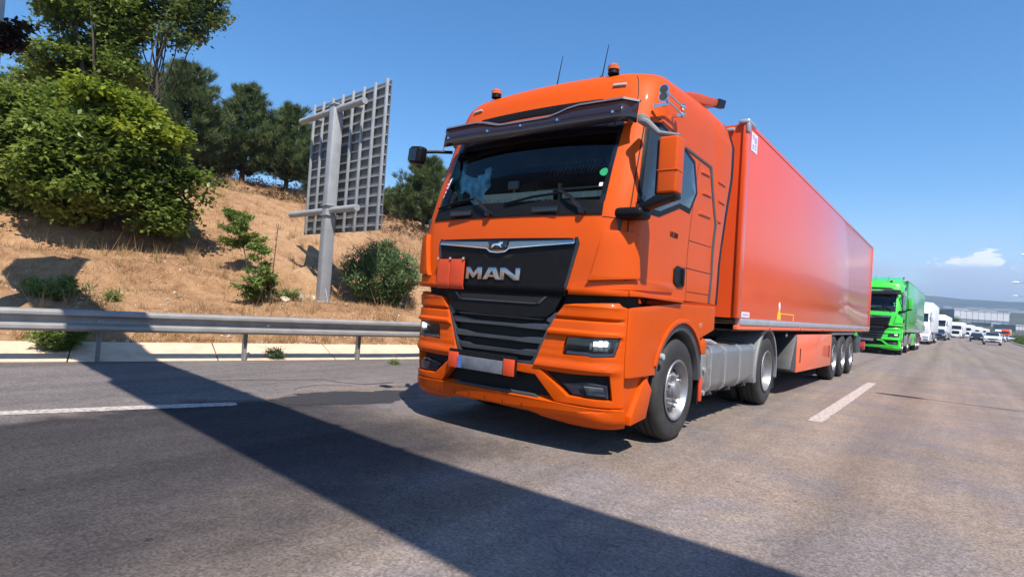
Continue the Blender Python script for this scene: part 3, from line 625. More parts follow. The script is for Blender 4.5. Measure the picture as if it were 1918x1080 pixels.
    def let(ch, x, wd_):
        t = .055
        P = []
        if ch == 'M': P = [(0, z0), (t, z0), (t, z0+.062), (wd_/2-.012, z0+.012), (wd_/2+.012, z0+.012), (wd_-t, z0+.062), (wd_-t, z0), (wd_, z0), (wd_, z1), (wd_-.062, z1), (wd_/2, z0+.060), (.062, z1), (0, z1)]
        if ch == 'N': P = [(0, z0), (t, z0), (t, z0+.068), (wd_-t-.012, z0), (wd_, z0), (wd_, z1), (wd_-t, z1), (wd_-t, z0+.048), (t+.012, z1), (0, z1)]
        if ch == 'A':
            h = z1-z0
            P = [(0, z0), (.062, z0), (.082, z0+.024), (wd_-.082, z0+.024), (wd_-.062, z0), (wd_, z0), (wd_/2+.045, z1), (wd_/2-.045, z1)]
            patch('letter', [(x+a, b) for a, b in P], .022, .018, M['letterchrome'], T, bevel=.003)
            patch('letter_counter', [(x+wd_/2-.028, z0+.045), (x+wd_/2+.028, z0+.045), (x+wd_/2, z1-.028)], .0225, .001, M['black'], T, bevel=0); return
        patch('letter', [(x+a, b) for a, b in P], .022, .018, M['letterchrome'], T, bevel=.003)
    let('M', -.425, .235); let('A', -.175, .235); let('N', .05, .245)
    # folded orange hazard placard on the grille
    for a, b in ((-.86, -.655), (-.645, -.435)):
        pc = patch('hazard_placard', [(a, 1.39), (b, 1.39), (b, 1.665), (a, 1.665)], .04, .008, M['placard'], T, bevel=.002)
    for s in (-.85, -.65, -.445): p = S(s, 1.67)+SN(s, 1.67)*.04; MB().box(p-Vector((.014, .01, .01)), p+Vector((.014, .01, .012))).build('placard_clip', M['chrome'], T)
    # lower grille frame and slats
    both('grille_frame', [(.60, 1.16), (.69, 1.215), (.735, 1.215), (.49, .725), (.25, .715), (0, .71), (0, .745), (.25, .75), (.455, .76), (.50, .82), (.64, 1.12), (.60, 1.13)][::-1], -.01, .05, M['slat'], T, bevel=.006)
    for k, (z, s1) in enumerate(((1.075, .635), (.95, .595), (.83, .53))):
        patch('grille_slat', [(-s1, z+.035), (-s1+.16, z+.030), (-.3, z+.012), (.3, z+.012), (s1-.16, z+.030), (s1, z+.035), (s1-.02, z-.022), (s1-.16, z-.024), (.2, z-.02), (-.2, z-.02), (-s1+.16, z-.024), (-s1+.02, z-.022)], -.022, .05, M['slat'], T, bevel=.008)
    patch('grille_slat', [(-.58, 1.15), (.58, 1.15), (.52, 1.135), (-.52, 1.135)], -.02, .05, M['slat'], T, bevel=.004)
    # ---- bumper corners
    prof = [(.26, -.012), (.60, .0), (.70, .004), (.7425, .026), (.765, .026), (.81, .006), (.86, .006), (.88, .0), (1.0125, .0), (1.035, .032), (1.0575, .036), (1.08, .014), (1.1475, .014), (1.17, -.014), (1.1925, .018), (1.26, .022), (1.2825, .03), (1.30, .02), (1.36, -.01)]
    A, B = [p[0] for p in prof], [p[1] for p in prof]
    def po(s, z): return lp(z, A, B)*(1 if s < 1.5 else max(0, (1.74-s)/.24))
    cp = [(.79, 1.285), (.90, 1.30), (1.52, 1.335), (1.60, 1.30), (1.74, 1.285), (1.74, .70), (1.74, .44), (1.52, .44), (1.52, .50), (1.46, .72), (.90, .70), (.66, .70), (.55, .735), (.50, .73), (.70, 1.18)]
    hole = [(.80, .862), (1.06, .862), (1.15, .852), (1.54, .872), (1.63, 1.03), (.83, 1.01)]
    # split around the headlight opening
    up1 = [(.79, 1.285), (.90, 1.30), (1.52, 1.335), (1.60, 1.30), (1.74, 1.285), (1.74, .95), (1.59, .95), (1.63, 1.04), (.83, 1.012), (.805, .94), (.585, .94), (.70, 1.18)]
    lo1 = [(.585, .94), (.805, .94), (.79, .855), (1.06, .862), (1.15, .852), (1.54, .872), (1.59, .95), (1.74, .95), (1.74, .44), (1.52, .44), (1.52, .50), (1.46, .715), (.90, .70), (.66, .70), (.54, .715), (.50, .73)]
    for pl in (up1, lo1): both('bumper_corner', pl, po, .075, O, T, bevel=.004, zc=.0225, smooth=24)
    both('bumper_arm', [(.0, .725), (.25, .73), (.50, .73), (.56, .712), (.86, .505), (1.15, .50), (1.52, .50), (1.52, .445), (1.15, .445), (.74, .445), (.52, .655), (.25, .665), (.0, .665)], .01, .08, O, T, bevel=.008)
    both('fog_lamp_housing', [(.80, .60), (.90, .522), (1.15, .51), (1.46, .515), (1.43, .62), (1.1, .64)], -.03, .04, M['lampdark'], T, bevel=.006)
    both('fog_lamp', [(1.02, .60), (1.36, .60), (1.40, .53), (1.08, .53)], -.02, .02, M['lens'], T, bevel=.005)
    both('fog_lamp_cover', [(.98, .615), (1.38, .615), (1.42, .52), (1.04, .52)], -.012, .004, M['glassd'], T, bevel=0)
    def spo(s, z): return .02+(.02 if z < .40 else 0)*(1 if s < 1.5 else max(0, (1.9-s)/.4))
    spl = patch('bumper_spoiler', [(-1.74, .43), (-1.0, .432), (-.45, .448), (.45, .448), (1.0, .432), (1.74, .43), (1.74, .285), (1.3, .275), (.9, .285), (.45, .335), (0, .345), (-.45, .335), (-.9, .285), (-1.3, .275), (-1.74, .285)], spo, .09, O, T, bevel=.012)
    for s in (-.75, -.52, -.3, -.08, .15, .38): patch('spoiler_seam', [(s-.004, .36), (s+.004, .36), (s+.004, .40), (s-.004, .40)], .0425, 0, M['recess'], spl)
    patch('step_tread', [(-.55, .448), (.55, .448), (.5, .47), (-.5, .47)], .0, .06, M['darkgrey'], T)
    # headlamps
    both('headlamp', hole, -.02, .03, M['lampdark'], T, bevel=.006)
    both('headlamp_guide', [(.83, .868), (1.06, .868), (1.15, .858), (1.53, .878), (1.60, 1.0), (1.56, 1.0), (1.50, .90), (1.15, .885), (1.07, .893), (.84, .892)], -.012, .012, M['drl'], T, bevel=.003)
    for s_, z_, w_, h_, m_ in ((1.20, .972, .040, .022, 'lampon'), (1.285, .976, .040, .026, 'lampon'), (1.37, .978, .036, .024, 'lampon'), (1.43, .968, .02, .03, 'lens'), (1.21, .925, .040, .016, 'lens'), (1.30, .928, .042, .016, 'lens'), (1.385, .930, .034, .016, 'lens'), (1.12, .95, .02, .03, 'lens')):
        both('headlamp_unit', [(s_-w_, z_-h_), (s_+w_*.9, z_-h_*.9), (s_+w_, z_+h_*.8), (s_+w_*.3, z_+h_), (s_-w_*.9, z_+h_*.9)], -.008, .01, M[m_], T, bevel=.003)
    both('headlamp_cover', [(.81, .866), (1.06, .866), (1.15, .856), (1.53, .876), (1.62, 1.025), (.84, 1.006)], -.003, .004, M['glassd'], T, bevel=0)
    # number plate between two hazard squares
    p = S(0, .69); pb = MB(); pb.box((-.375, p.y-.075, .615), (.165, p.y-.055, .735)); np_ = pb.build('number_plate', M['platew'], T, bevel=.004)
    MB().box((-.375, p.y-.079, .618), (-.325, p.y-.076, .732)).build('plate_band', M['plateb'], np_)
    for a in (-.505, .175): MB().box((a, p.y-.07, .61), (a+.12, p.y-.05, .76)).build('marker_board', M['placard'], T, bevel=.004)
    MB().box((-.52, p.y-.05, .605), (.31, p.y-.03, .79)).build('plate_holder', M['black'], T, bevel=.01)
    # ---- fender, step, arch
    def arch(r0_, a0, a1, n_=14): return [('y', 1.46+r0_*math.cos(t), .52+r0_*math.sin(t)) for t in [math.radians(a0+(a1-a0)*k/n_) for k in range(n_+1)]]
    fd = [(1.75, 1.285), ('y', 1.31, 1.37), ('y', 2.44, 1.38), ('y', 2.45, 1.12), ('y', 2.02, 1.03)]+arch(.69, 45, 157)+[('y', .84, .70), (1.75, .70)]
    both('fender', fd, .002, .05, O, T, bevel=.006)
    both('arch_lip', arch(.71, 30, 158)+arch(.665, 158, 30), .016, .05, O, T, bevel=.006)
    both('bumper_return', [(1.745, .33), ('y', .80, .35), ('y', .84, .69), (1.745, .695)], -.055, .015, O, T, bevel=.003)
    for sg in (1, -1):
        am = MB(); V = []; F = []; k = 0
        for i in range(17):
            t = math.radians(5+160*i/16)
            for r_, x in ((.66, 1.245), (.59, 1.24), (.565, 1.20), (.58, .85)): V.append((x*sg, 1.46+r_*math.cos(t), .52+r_*math.sin(t)))
        for i in range(16):
            for j in range(3): F.append((i*4+j, i*4+j+1, (i+1)*4+j+1, (i+1)*4+j))
        am.v = V; am.f = F; am.build('wheel_arch', M['darkgrey'], T)
        MB().lathe([(0, 0), (0, .03), (.02, .036), (.045, .028), (.05, 0)], (1.23 if sg > 0 else -1.28, .98, .86), 'x', 14).build('side_lamp', M['lens'], T)
        MB().box((1.20*sg, 1.95, 1.13), (1.255*sg, 2.05, 1.19)).build('indicator_lamp', M['amber'], T, bevel=.006)
        # orange step box before the wheel
        st = MB(); st.prism([(.42, .28), (.74, .31), (.84, .56), (.70, .68), (.66, .66), (.42, .36)], 1.14*sg, 1.235*sg); st.build('step_panel', O, T, bevel=.008)
        st = MB().box((.92*sg, .42, .29), (1.15*sg, .72, .35)); st.build('step', M['darkgrey'], T)
        st = MB()
        for q in range(5): st.box((.95*sg, .44+q*.055, .352), (1.22*sg, .465+q*.055, .372))
        st.build('step_tread', M['black'], T)
        MB().box((1.03*sg, .36, .33), (1.07*sg, .86, .71)).build('step_back', O, T)
        # behind the wheel: liner, small fairing, steps
        st = MB().box((.75*sg, 2.10, .30), (1.22*sg, 2.14, 1.05)); st.build('mudguard', M['black'], T)
        st = MB().prism([(2.06, .86), (2.22, .84), (2.24, 1.0), (2.10, 1.03)], 1.0*sg, 1.25*sg); st.build('step_fairing', O, T, bevel=.01)
        st = MB().prism([(2.13, .33), (2.20, .33), (2.20, .60), (2.13, .60)], 1.15*sg, 1.24*sg); st.build('reflector_panel', M['placard'], T, bevel=.006)
        for z in (.40, .66): MB().tube([(1.02*sg, 2.36, z), (1.21*sg, 2.36, z)], .03, 10).build('entry_step', M['alu'], T)
        # tank with straps
        def tk(y0, y1, grow=0, zlo=.36, zhi=.93):
            pl = []
            x0, x1 = .62, 1.215+grow; r = .10
            for cx, cz, a0 in ((x1-r, zhi-r, 90), (x1-r*1.5, zlo+r*1.5, 0), (x0+r, zlo+r, -90), (x0+r, zhi-r, 180)):
                rr = r*1.5 if a0 == 0 else r
                for q in range(6):
                    t = math.radians(a0-90*q/5); pl.append(((cx+(rr+grow*.0)*math.cos(t))*sg, cz+rr*math.sin(t)))
            return MB().prism(pl, y0, y1, 'xz')
        for a, b in ((2.50, 3.03), (3.06, 3.66), (3.69, 4.42)): tk(a, b).build('fuel_tank', M['tank'], T, bevel=.012)
        for y in (2.50, 3.045, 3.675, 4.36): tk(y-.02, y+.02, .014, .35, .94).build('tank_strap', M['strap'], T)
        MB().lathe([(0, 0), (0, .055), (.035, .05), (.04, 0)], (.95*sg, 2.75, .925), 'z', 16).build('fuel_cap', M['black'], T)
        for yy in (2.62, 3.35, 4.05): MB().prism([(.95*sg, .36), (1.18*sg, .40), (1.20*sg, .36), (1.0*sg, .30), (.5*sg, .30), (.5*sg, .36)], yy, yy+.05, 'xz').build('tank_bracket', M['chassis'], T)
        MB().tube([(1.0*sg, 4.45, .80), (1.05*sg, 4.55, .62), (.95*sg, 4.6, .45)], .022, 6).build('hose', M['black'], T)
        tk(2.24, 2.47, -.03, .38, .90).build('battery_box', M['greyplastic'], T, bevel=.01)
        for q in range(3): MB().tube([(1.0*sg, 2.28, .945+q*.018), (1.14*sg, 2.9-q*.1, .945+q*.018)], .018, 8).build('air_pipe', M['alu'], T)
        # drive axle mudguard
        V = []; F = []
        for i in range(19):
            t = math.radians(-12+204*i/18)
            for r_, x in ((.60, 1.235), (.645, 1.235), (.66, 1.215), (.65, .62), (.60, .62)): V.append((x*sg, 5.07+r_*math.cos(t), .51+r_*math.sin(t)))
        for i in range(18):
            for j in range(4): F.append((i*5+j, i*5+j+1, (i+1)*5+j+1, (i+1)*5+j))
            F.append((i*5+4, i*5, (i+1)*5, (i+1)*5+4))
        c = MB(); c.v = V; c.f = F; c.build('drive_mudguard', M['greyplastic'], T)
        c = MB()
        for q in range(7): c.box((.70*sg, 5.70, .20+q*.04), (1.2*sg, 5.72, .225+q*.04))
        c.build('spray_flap', M['darkgrey'], T)
        xo = 1.235*sg
        wheel(T, xo, 1.46, sg, 'front'); wheel(T, xo, 5.07, sg, 'drive'); 
        w2 = wheel(T, xo-.34*sg, 5.07, sg, 'drive')
    MB().box((-.42, .5, .62), (-.34, 6.2, .95)).build('chassis_beam', M['chassis'], T); MB().box((.34, .5, .62), (.42, 6.2, .95)).build('chassis_beam', M['chassis'], T)
    MB().box((-.9, .4, .42), (.9, 2.2, 1.35)).build('engine_block', M['chassis'], T, bevel=.05)
    MB().tube([(-1.1, 5.07, .51), (1.1, 5.07, .51)], .12, 12).build('axle', M['chassis'], T); MB().tube([(-1.0, 1.46, .48), (1.0, 1.46, .48)], .07, 12).build('axle', M['chassis'], T)
    MB().lathe([(0, 0), (0, .42), (.06, .45), (.12, .42), (.12, 0)], (0, 4.7, .98), 'z', 24).build('fifth_wheel', M['chassis'], T)
    c = MB(); 
    for q in range(3): c.tube([(-.2+q*.2, 2.35, 1.75), (-.15+q*.2, 2.75, 1.35), (-.25+q*.2, 3.1, 1.5), (-.1+q*.2, 3.27, 1.85)], .02, 6)
    c.build('air_line', M['black'], T)
    # ---- trailer
    nkids = set(T.children)
    y0, y1, zb, zt, x = 3.28, 17.03, 1.27, 3.765, 1.285
    OT = M['orange_trailer']
    b_ = MB(); b_.box((-x+.05, y0+.03, zb+.0), (x-.05, y1-.02, zt-.02)); b_.build('trailer_box', OT, T)
    for sg in (1, -1):
        bw = MB(); npn = 10
        b2 = MB().box((min(sg*(x-.05), sg*x), y0+.13, zb+.002), (max(sg*(x-.05), sg*x), y1-.10, zt-.055)); b2.build('trailer_side_panel', OT, T, bevel=.004)
        MB().box((min(sg*(x-.06), sg*(x+.008)), y0, zb), (max(sg*(x-.06), sg*(x+.008)), y0+.127, zt)).build('trailer_corner_post', OT, T, bevel=.012)
        MB().box((min(sg*(x-.06), sg*(x+.008)), y1-.097, zb), (max(sg*(x-.06), sg*(x+.008)), y1, zt)).build('trailer_corner_post', OT, T, bevel=.012)
        MB().box((min(sg*(x-.06), sg*(x+.006)), y0+.13, zt-.052), (max(sg*(x-.06), sg*(x+.006)), y1-.1, zt)).build('roof_rail', OT, T, bevel=.006)
        MB().box((min(sg*(x-.06), sg*(x+.012)), y0+.13, 1.185), (max(sg*(x-.06), sg*(x+.012)), y1, zb)).build('side_rail', M['alu'], T, bevel=.006)
        MB().box((min(sg*(x-.06), sg*(x+.0)), y0+.05, 1.125), (max(sg*(x-.06), sg*(x+.0)), y1, 1.183)).build('floor_rail', M['orange_box'], T, bevel=.004)
        for yy in (4.9, 7.0, 9.2, 11.4, 13.7, 15.9): MB().lathe([(0, 0), (0, .026), (.012, .022), (.014, 0)] if sg > 0 else [(-.014, 0), (-.012, .022), (0, .026), (0, 0)], (sg*(x+.001), yy, 1.155), 'x', 10).build('side_marker', M['amber'], T)
        rv = MB()
        for q in range(20): rv.lathe([(0, 0), (0, .010), (.005, 0)], (sg*(x+.006), y0+.095, zb+.08+q*.123), 'x', 6)
        rv.build('rivet', M['orange'], T)
        br = MB(); br.box((min(sg*(x-.12), sg*(x+.02)), y0-.015, zt-.03), (max(sg*(x-.12), sg*(x+.02)), y0+.30, zt+.03)); br.build('corner_bracket', M['alu'], T, bevel=.02, seg=3)
        br = MB().box((min(sg*(x-.02), sg*(x+.022)), y0-.01, zt-.14), (max(sg*(x-.02), sg*(x+.022)), y0+.07, zt-.02)); br.build('corner_bracket', M['alu'], T, bevel=.01)
        MB().box((sg*1.05-.07, y0-.008, zt-.10), (sg*1.05+.07, y0+.02, zt-.06)).build('marker_lamp', M['lens'], T, bevel=.008)
        # support frame, boxes and guards
        if sg > 0: ys = (6.95, 10.45)
        else: ys = (7.2, 10.3)
        bx = MB(); bx.prism([(ys[0], .385), (ys[1], .36), (ys[1], 1.05), (ys[0], 1.05)], .95*sg, 1.262*sg); pb_ = bx.build('pallet_box', M['orange_box'], T, bevel=.01)
        for yy in (ys[0]+.25, ys[1]-.3): MB().prism([(yy, .55), (yy+.03, .55), (yy+.03, .80), (yy, .80)], 1.262*sg, 1.272*sg).build('box_latch', M['black'], T)
        MB().prism([(ys[0]-.45, .46), (ys[0]-.003, .385), (ys[0]-.003, 1.05), (ys[0]-.05, 1.05)], .9*sg, 1.255*sg).build('box_front', M['darkgrey'], T, bevel=.01)
        c = MB(); 
        for i in range(3):
            yc = 10.95+1.31*i
            wheel(T, 1.25*sg, yc, sg, 'trail', name='trailer_wheel')
        MB().box((.95*sg, 10.6, 1.03), (1.25*sg, 14.3, 1.10)).build('trailer_mudguard', M['greyplastic'], T, bevel=.02)
        MB().box((.95*sg, 14.25, .30), (1.22*sg, 14.29, 1.03)).build('mud_flap', M['black'], T)
        MB().box((.85*sg, 15.0, .50), (1.2*sg, 15.9, .98)).build('storage_box', M['darkgrey'], T, bevel=.01)
        MB().box((.7*sg, 16.85, .55), (1.2*sg, 16.98, .80)).build('tail_lamp', M['redlens'], T, bevel=.01)
        c = MB().tube([(.8*sg, 6.35, .35), (.8*sg, 6.35, 1.1)], .06, 8); c.box((.7*sg, 6.2, .28), (.92*sg, 6.5, .34)); c.build('landing_leg', M['chassis'], T)
        MB().lathe([(-.14, 0), (-.14, .10), (.0, .10), (.0, .04), (.01, 0)], (1.12*sg, 6.05, .42), 'x', 16).build('air_reservoir', M['darkgrey'], T)
        MB().lathe([(0, 0), (0, .035), (.02, .03), (.02, 0)], (1.2*sg, 6.35, 1.04), 'x', 10).build('side_marker', M['lens'], T)
        MB().box((.55*sg, 3.6, .98), (.66*sg, 16.9, 1.12)).build('trailer_beam', M['chassis'], T)
    for i in range(3): MB().tube([(-1.1, 10.95+1.31*i, .5), (1.1, 10.95+1.31*i, .5)], .08, 10).build('axle', M['chassis'], T)
    MB().box((-1.2, y0+.1, 1.10), (1.2, y1-.1, 1.124)).build('trailer_floor', M['chassis'], T)
    MB().box((-1.15, 16.8, .5), (1.15, 16.9, .62)).build('rear_bumper', M['chassis'], T)
    MB().box((-1.2, 10.6, .62), (1.2, 10.64, 1.1)).build('axle_bulkhead', M['chassis'], T)
    # refrigeration unit is on the front wall of the body
    MB().box((-.9, y0-.28, 2.3), (.9, y0, 3.55)).build('cooling_unit', OT, T, bevel=.04)
    piv = Matrix.Translation((0, 4.7, 0)) @ Matrix.Rotation(-TRA, 4, 'Z') @ Matrix.Translation((0, -4.7, 0))
    for ch in T.children:
        if ch not in nkids: ch.matrix_local = piv @ (Matrix.Translation(ch.location))
    return T
M['glassd'] = M['glass']
truck = make_truck('bright orange lorry with black sun visor, folded placard on its grille and long orange trailer')
truck.location = (-1.25, 0, 0)
# marks that only the orange truck carries
X_ = 1.285
def mark(name, y0, z0, y1, z1, m, x=X_+.001, t=.003, parent=truck): return MB().box((x, y0, z0), (x+t, y1, z1)).build(name, M[m], parent)
lb = mark('trailer_label', 3.46, 3.44, 3.72, 3.68, 'sticker_w')
for a, b, c, d in ((3.50, 3.60, 3.56, 3.655), (3.58, 3.56, 3.68, 3.64), (3.50, 3.47, 3.56, 3.53), (3.60, 3.48, 3.68, 3.50), (3.60, 3.52, 3.68, 3.54)): mark('label_print', a, b, c, d, 'sticker_p', X_+.0045, .001, lb)
lb = mark('maker_label', 3.45, 1.285, 3.80, 1.355, 'sticker_w')
for q in range(6): mark('label_print', 3.49+q*.047, 1.305, 3.49+q*.047+.036, 1.335, 'sticker_p', X_+.0045, .001, lb)
def text3d(body, size, loc, rot, m, parent, name='lettering', shear=0, extr=.002):
    fc = bpy.data.curves.new(name, 'FONT'); fc.body = body; fc.size = size; fc.extrude = extr; fc.shear = shear; fc.resolution_u = 3
    o = bpy.data.objects.new(name, fc); COL.objects.link(o)
    dg = bpy.context.evaluated_depsgraph_get(); me = bpy.data.meshes.new_from_object(o.evaluated_get(dg)); bpy.data.objects.remove(o)
    k = link(name, me, M[m], parent); k.location = loc; k.rotation_euler = rot; return k
side_rot = (math.pi/2, 0, math.pi/2)
text3d('18.500', .075, (1.2535, .99, 2.0), side_rot, 'black', truck, 'model_number')
# small figure with a yellow frame near the floor of the trailer
fg = MB(); fg.prism([(5.30, 1.285), (5.52, 1.285), (5.50, 1.38), (5.44, 1.44), (5.38, 1.44), (5.33, 1.38)], X_+.001, X_+.004); fg.build('figure_mark', M['yellow'], truck)
fg = MB(); fg.prism([(5.38, 1.44), (5.46, 1.44), (5.47, 1.50), (5.43, 1.56), (5.38, 1.55), (5.35, 1.50)], X_+.001, X_+.004); fg.build('figure_mark', M['sticker_w'], truck)
fg = MB(); fg.box((X_+.001, 5.50, 1.375), (X_+.004, 6.42, 1.39)); fg.box((X_+.001, 6.38, 1.28), (X_+.004, 6.42, 1.375)); fg.build('frame_mark', M['yellow'], truck)

piv = Matrix.Translation((0, 4.7, 0)) @ Matrix.Rotation(-TRA, 4, 'Z') @ Matrix.Translation((0, -4.7, 0))
for ch in truck.children:
    if ch.name.split('.')[0] in ('trailer_label', 'maker_label', 'figure_mark', 'frame_mark'): ch.matrix_local = piv
def copy_tree(o, parent=None, sub={}):
    c = o.copy(); COL.objects.link(c); c.parent = parent
    if c.type == 'MESH' and c.data.materials and c.data.materials[0].name in sub:
        c.material_slots[0].link = 'OBJECT'; c.material_slots[0].material = sub[c.data.materials[0].name]
    for ch in o.children: copy_tree(ch, c, sub)
    return c
CV = lambda Y: max(0, Y)**2/5700.0
def turn(Y): return -math.atan(2*max(0, Y)/5700.0)
skip = {'hazard_placard', 'placard_clip', 'trailer_label', 'label_print', 'maker_label', 'model_number', 'figure_mark', 'frame_mark', 'marker_board', 'letter', 'letter_counter'}
g = copy_tree(truck, None, {'orange_paint': M['green'], 'orange_trailer_panel': M['green_trailer'], 'orange_pallet_box': M['green']})
for ch in list(g.children):
    if ch.name.split('.')[0] in skip:
        for q in list(ch.children): bpy.data.objects.remove(q)
        bpy.data.objects.remove(ch)
g['label'] = 'bright green lorry with green trailer waiting right behind the orange truck'
g.location = (.37-1.25, 28.6, 0); g.rotation_euler = (0, 0, turn(36))
# ================================================================== setting
def rail_x(Y):
    if Y <= 3: return -7.48+.27*Y
    t = min(1, (Y-3)/6); x = -6.67+.27*6*(t-t*t/2)
    return x+CV(max(0, Y-9) if Y > 9 else 0)
def median_x(Y): return 8.55+CV(Y)
def hh(d, Y):
    D = [0, .9, 1.3, 3, 4.2, 5.2, 7.3, 9.5, 12, 16.5, 18, 25, 40, 90, 150]
    Z = [.0, .19, .24, .80, 1.02, 1.62, 2.0, 3.3, 4.5, 5.2, 6.0, 6.8, 8.0, 8.5, 0]
    z = lp(d, D, Z)
    k = 1
    if Y > 120: k = max(.25, 1-(Y-120)/150)
    if Y < 1.5 and d > 5: z -= .35*min(1, (1.5-Y)/3)*min(1, (d-5)/2)
    return z*k
from mathutils import noise as mn
def ground_z(x, Y):
    d = rail_x(Y)-x
    z = hh(d, Y)
    if d > .95:
        a = min(1, (d-.95)/.5)
        z += a*(.17*mn.noise((x*.7, Y*.7, 0))+.08*mn.noise((x*2.3, Y*2.3, 3))+(.22*mn.noise((x*.22, Y*.22, 7)) if d > 5 else 0))
        if 4.1 < d < 7: z += .10*mn.noise((x*1.6, Y*1.6, 9))
    k_ = math.hypot(x+10.75, Y-4.75)      # level pad cut into the bank for the sign foot
    if k_ < 1.5: t_ = min(1, (1.5-k_)/.7); z = z*(1-t_)+min(z, .97)*t_
    return z
def sheet(name, rows, m, kind='structure', smooth=True):
    n = len(rows[0]); V = [p for r_ in rows for p in r_]; F = [(i*n+j, i*n+j+1, (i+1)*n+j+1, (i+1)*n+j) for i in range(len(rows)-1) for j in range(n-1)]
    me = bpy.data.meshes.new(name); me.from_pydata(V, [], F); 
    bm = bmesh.new(); bm.from_mesh(me); bmesh.ops.recalc_face_normals(bm, faces=bm.faces)
    if sum(f.normal.z for f in bm.faces) < 0: bmesh.ops.reverse_faces(bm, faces=bm.faces)
    bm.to_mesh(me); bm.free()
    if smooth: me.shade_smooth()
    o = link(name, me, m); return tag(o, kind=kind)
YS = list(np.arange(-40, -14, 2.0))+list(np.arange(-14, 30, .4))+list(np.arange(30, 80, 2.5))+list(np.arange(80, 420, 10.0))
DS = [.92, 1.1, 1.3, 1.6]+list(np.arange(1.9, 12, .33))+list(np.arange(12, 30, .9))+[32, 36, 42, 50, 60, 75, 90, 110, 130, 150]
sheet('hillside', [[(rail_x(Y)-d, Y, ground_z(rail_x(Y)-d, Y)) for d in DS] for Y in YS], M['earth'])
sheet('ground', [[(x, y, -.06) for x in np.linspace(-4500, 4500, 10)] for y in np.linspace(-600, 5600, 8)], M['field'], smooth=False)
YR = list(np.arange(-60, 30, 3.0))+list(np.arange(30, 440, 10.0))
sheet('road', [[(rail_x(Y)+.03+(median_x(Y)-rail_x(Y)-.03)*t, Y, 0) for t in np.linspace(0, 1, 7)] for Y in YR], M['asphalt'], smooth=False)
sheet('opposite_carriageway', [[(median_x(Y)+2.5+12*t, Y, .0) for t in np.linspace(0, 1, 4)] for Y in YR], M['asphalt'], smooth=False)
sheet('median_soil', [[(median_x(Y)+.2+2.3*t, Y, .13) for t in (0, .5, 1)] for Y in YR], M['earth'], smooth=False)
for nm, f in (('median_kerb', lambda Y: median_x(Y)), ('opposite_kerb', lambda Y: median_x(Y)+2.4)):
    rows = [[(f(Y)+a, Y, b) for a, b in ((0, -.02), (.01, .13), (.03, .15), (.17, .15), (.2, .13), (.2, -.02))] for Y in YR]; sheet(nm, rows, M['kerb'], smooth=False)
# far valley and mountains
def far_h(x, y):
    z = 0 if y < 430 else min(10, (y-430)/14)+min(14, max(0, (y-700)/90))
    z += 42*max(0, min(1, (y-1000)/700))*(.75+.35*mn.noise((x/900, y/1300, 2)))
    e = max(0, min(1, (y-2300)/1300)); e = e*e*(3-2*e)
    rd = .5+.5*mn.noise((x/1500+.35, y/2600, 5)); fn = mn.fractal((x/700, y/700, 1), 1.0, 2.0, 6)
    return z-.3+e*(88+36*rd+30*fn)
sheet('mountains', [[(x, y, far_h(x, y)) for x in np.arange(-4200, 4201, 60)] for y in list(np.arange(430, 1400, 45))+list(np.arange(1400, 4700, 60))], M['hillm'])
# gutter slabs
gut = tag(thing('gutter', (0, 0, 0)), kind='structure')
Y = -9.0; i = 0
while Y < 20:
    L_ = 1.9; a, b = Y+.008, Y+L_-.008; sk = .28; V = []
    for (yy, d, z) in ((a, .02, -.05), (b, .02, -.05), (b+sk, .93, .10), (a+sk, .93, .10), (a, .02, .012), (b, .02, .012), (b+sk, .93, .205), (a+sk, .93, .205)):
        V.append((rail_x(yy)-d, yy, z+(random.uniform(-.004, .004))))
    c = MB().add(V, [(0, 1, 2, 3), (4, 5, 6, 7), (0, 1, 5, 4), (1, 2, 6, 5), (2, 3, 7, 6), (3, 0, 4, 7)]); c.build('slab', M['concrete'], gut, bevel=.008, smooth=0); Y += L_
rows = [[(rail_x(Y)-d, Y, z) for d, z in ((.0, .0), (.02, -.03), (.95, .16))] for Y in YR]; sheet('gutter_bed', rows, M['soil'], smooth=False)
rows = [[(rail_x(Y)-d, Y, z) for d, z in ((.0, .0), (.03, .012), (.93, .2))] for Y in [19.8, 30, 60, 120, 240, 400]]; o = sheet('gutter_far', rows, M['concrete'], smooth=False)
# markings: lane line towards the shoulder, and the one on the truck's other side
def strip(name, pts, wd_, m, z=.004, kind='structure'):
    if m is M['paint'] and abs(pts[0][1]) < 12:
        q_ = []
        for i in range(len(pts)-1):
            a, b = Vector(pts[i]), Vector(pts[i+1]); k_ = max(2, int((b-a).length/.06)); q_ += [tuple(a.lerp(b, j/k_)) for j in range(k_)]
        q_.append(tuple(pts[-1])); w0 = wd_; wd_ = [w0*(.93+.16*mn.noise((p[0]*9, p[1]*9, 2))+.08*mn.noise((p[0]*30, p[1]*30, 2))) for p in q_]; wd_[0] *= .8; wd_[-1] *= .75; pts = q_
    V = []; F = []
    for i, p in enumerate(pts):
        a = pts[max(0, i-1)]; b = pts[min(len(pts)-1, i+1)]; d = Vector((b[0]-a[0], b[1]-a[1], 0)).normalized(); n_ = Vector((-d.y, d.x, 0)); ww = wd_[i] if isinstance(wd_, list) else wd_
        V += [(p[0]+n_.x*ww/2, p[1]+n_.y*ww/2, z), (p[0]-n_.x*ww/2, p[1]-n_.y*ww/2, z)]
    F = [(2*i, 2*i+1, 2*i+3, 2*i+2) for i in range(len(pts)-1)]
    me = bpy.data.meshes.new(name); me.from_pydata(V, [], F); o = link(name, me, m); return tag(o, kind=kind)
strip('lane_marking', [(-5.3, -5.9), (-4.46, -2.82), (-4.1, -1.7), (-3.86, -1.02)], .21, M['paint'])
strip('lane_marking', [(-2.95, 4.6), (-2.9, 9.5)], .15, M['paint'])
strip('lane_marking', [(.80, 4.2), (.80, 11.35)], .19, M['paint'])
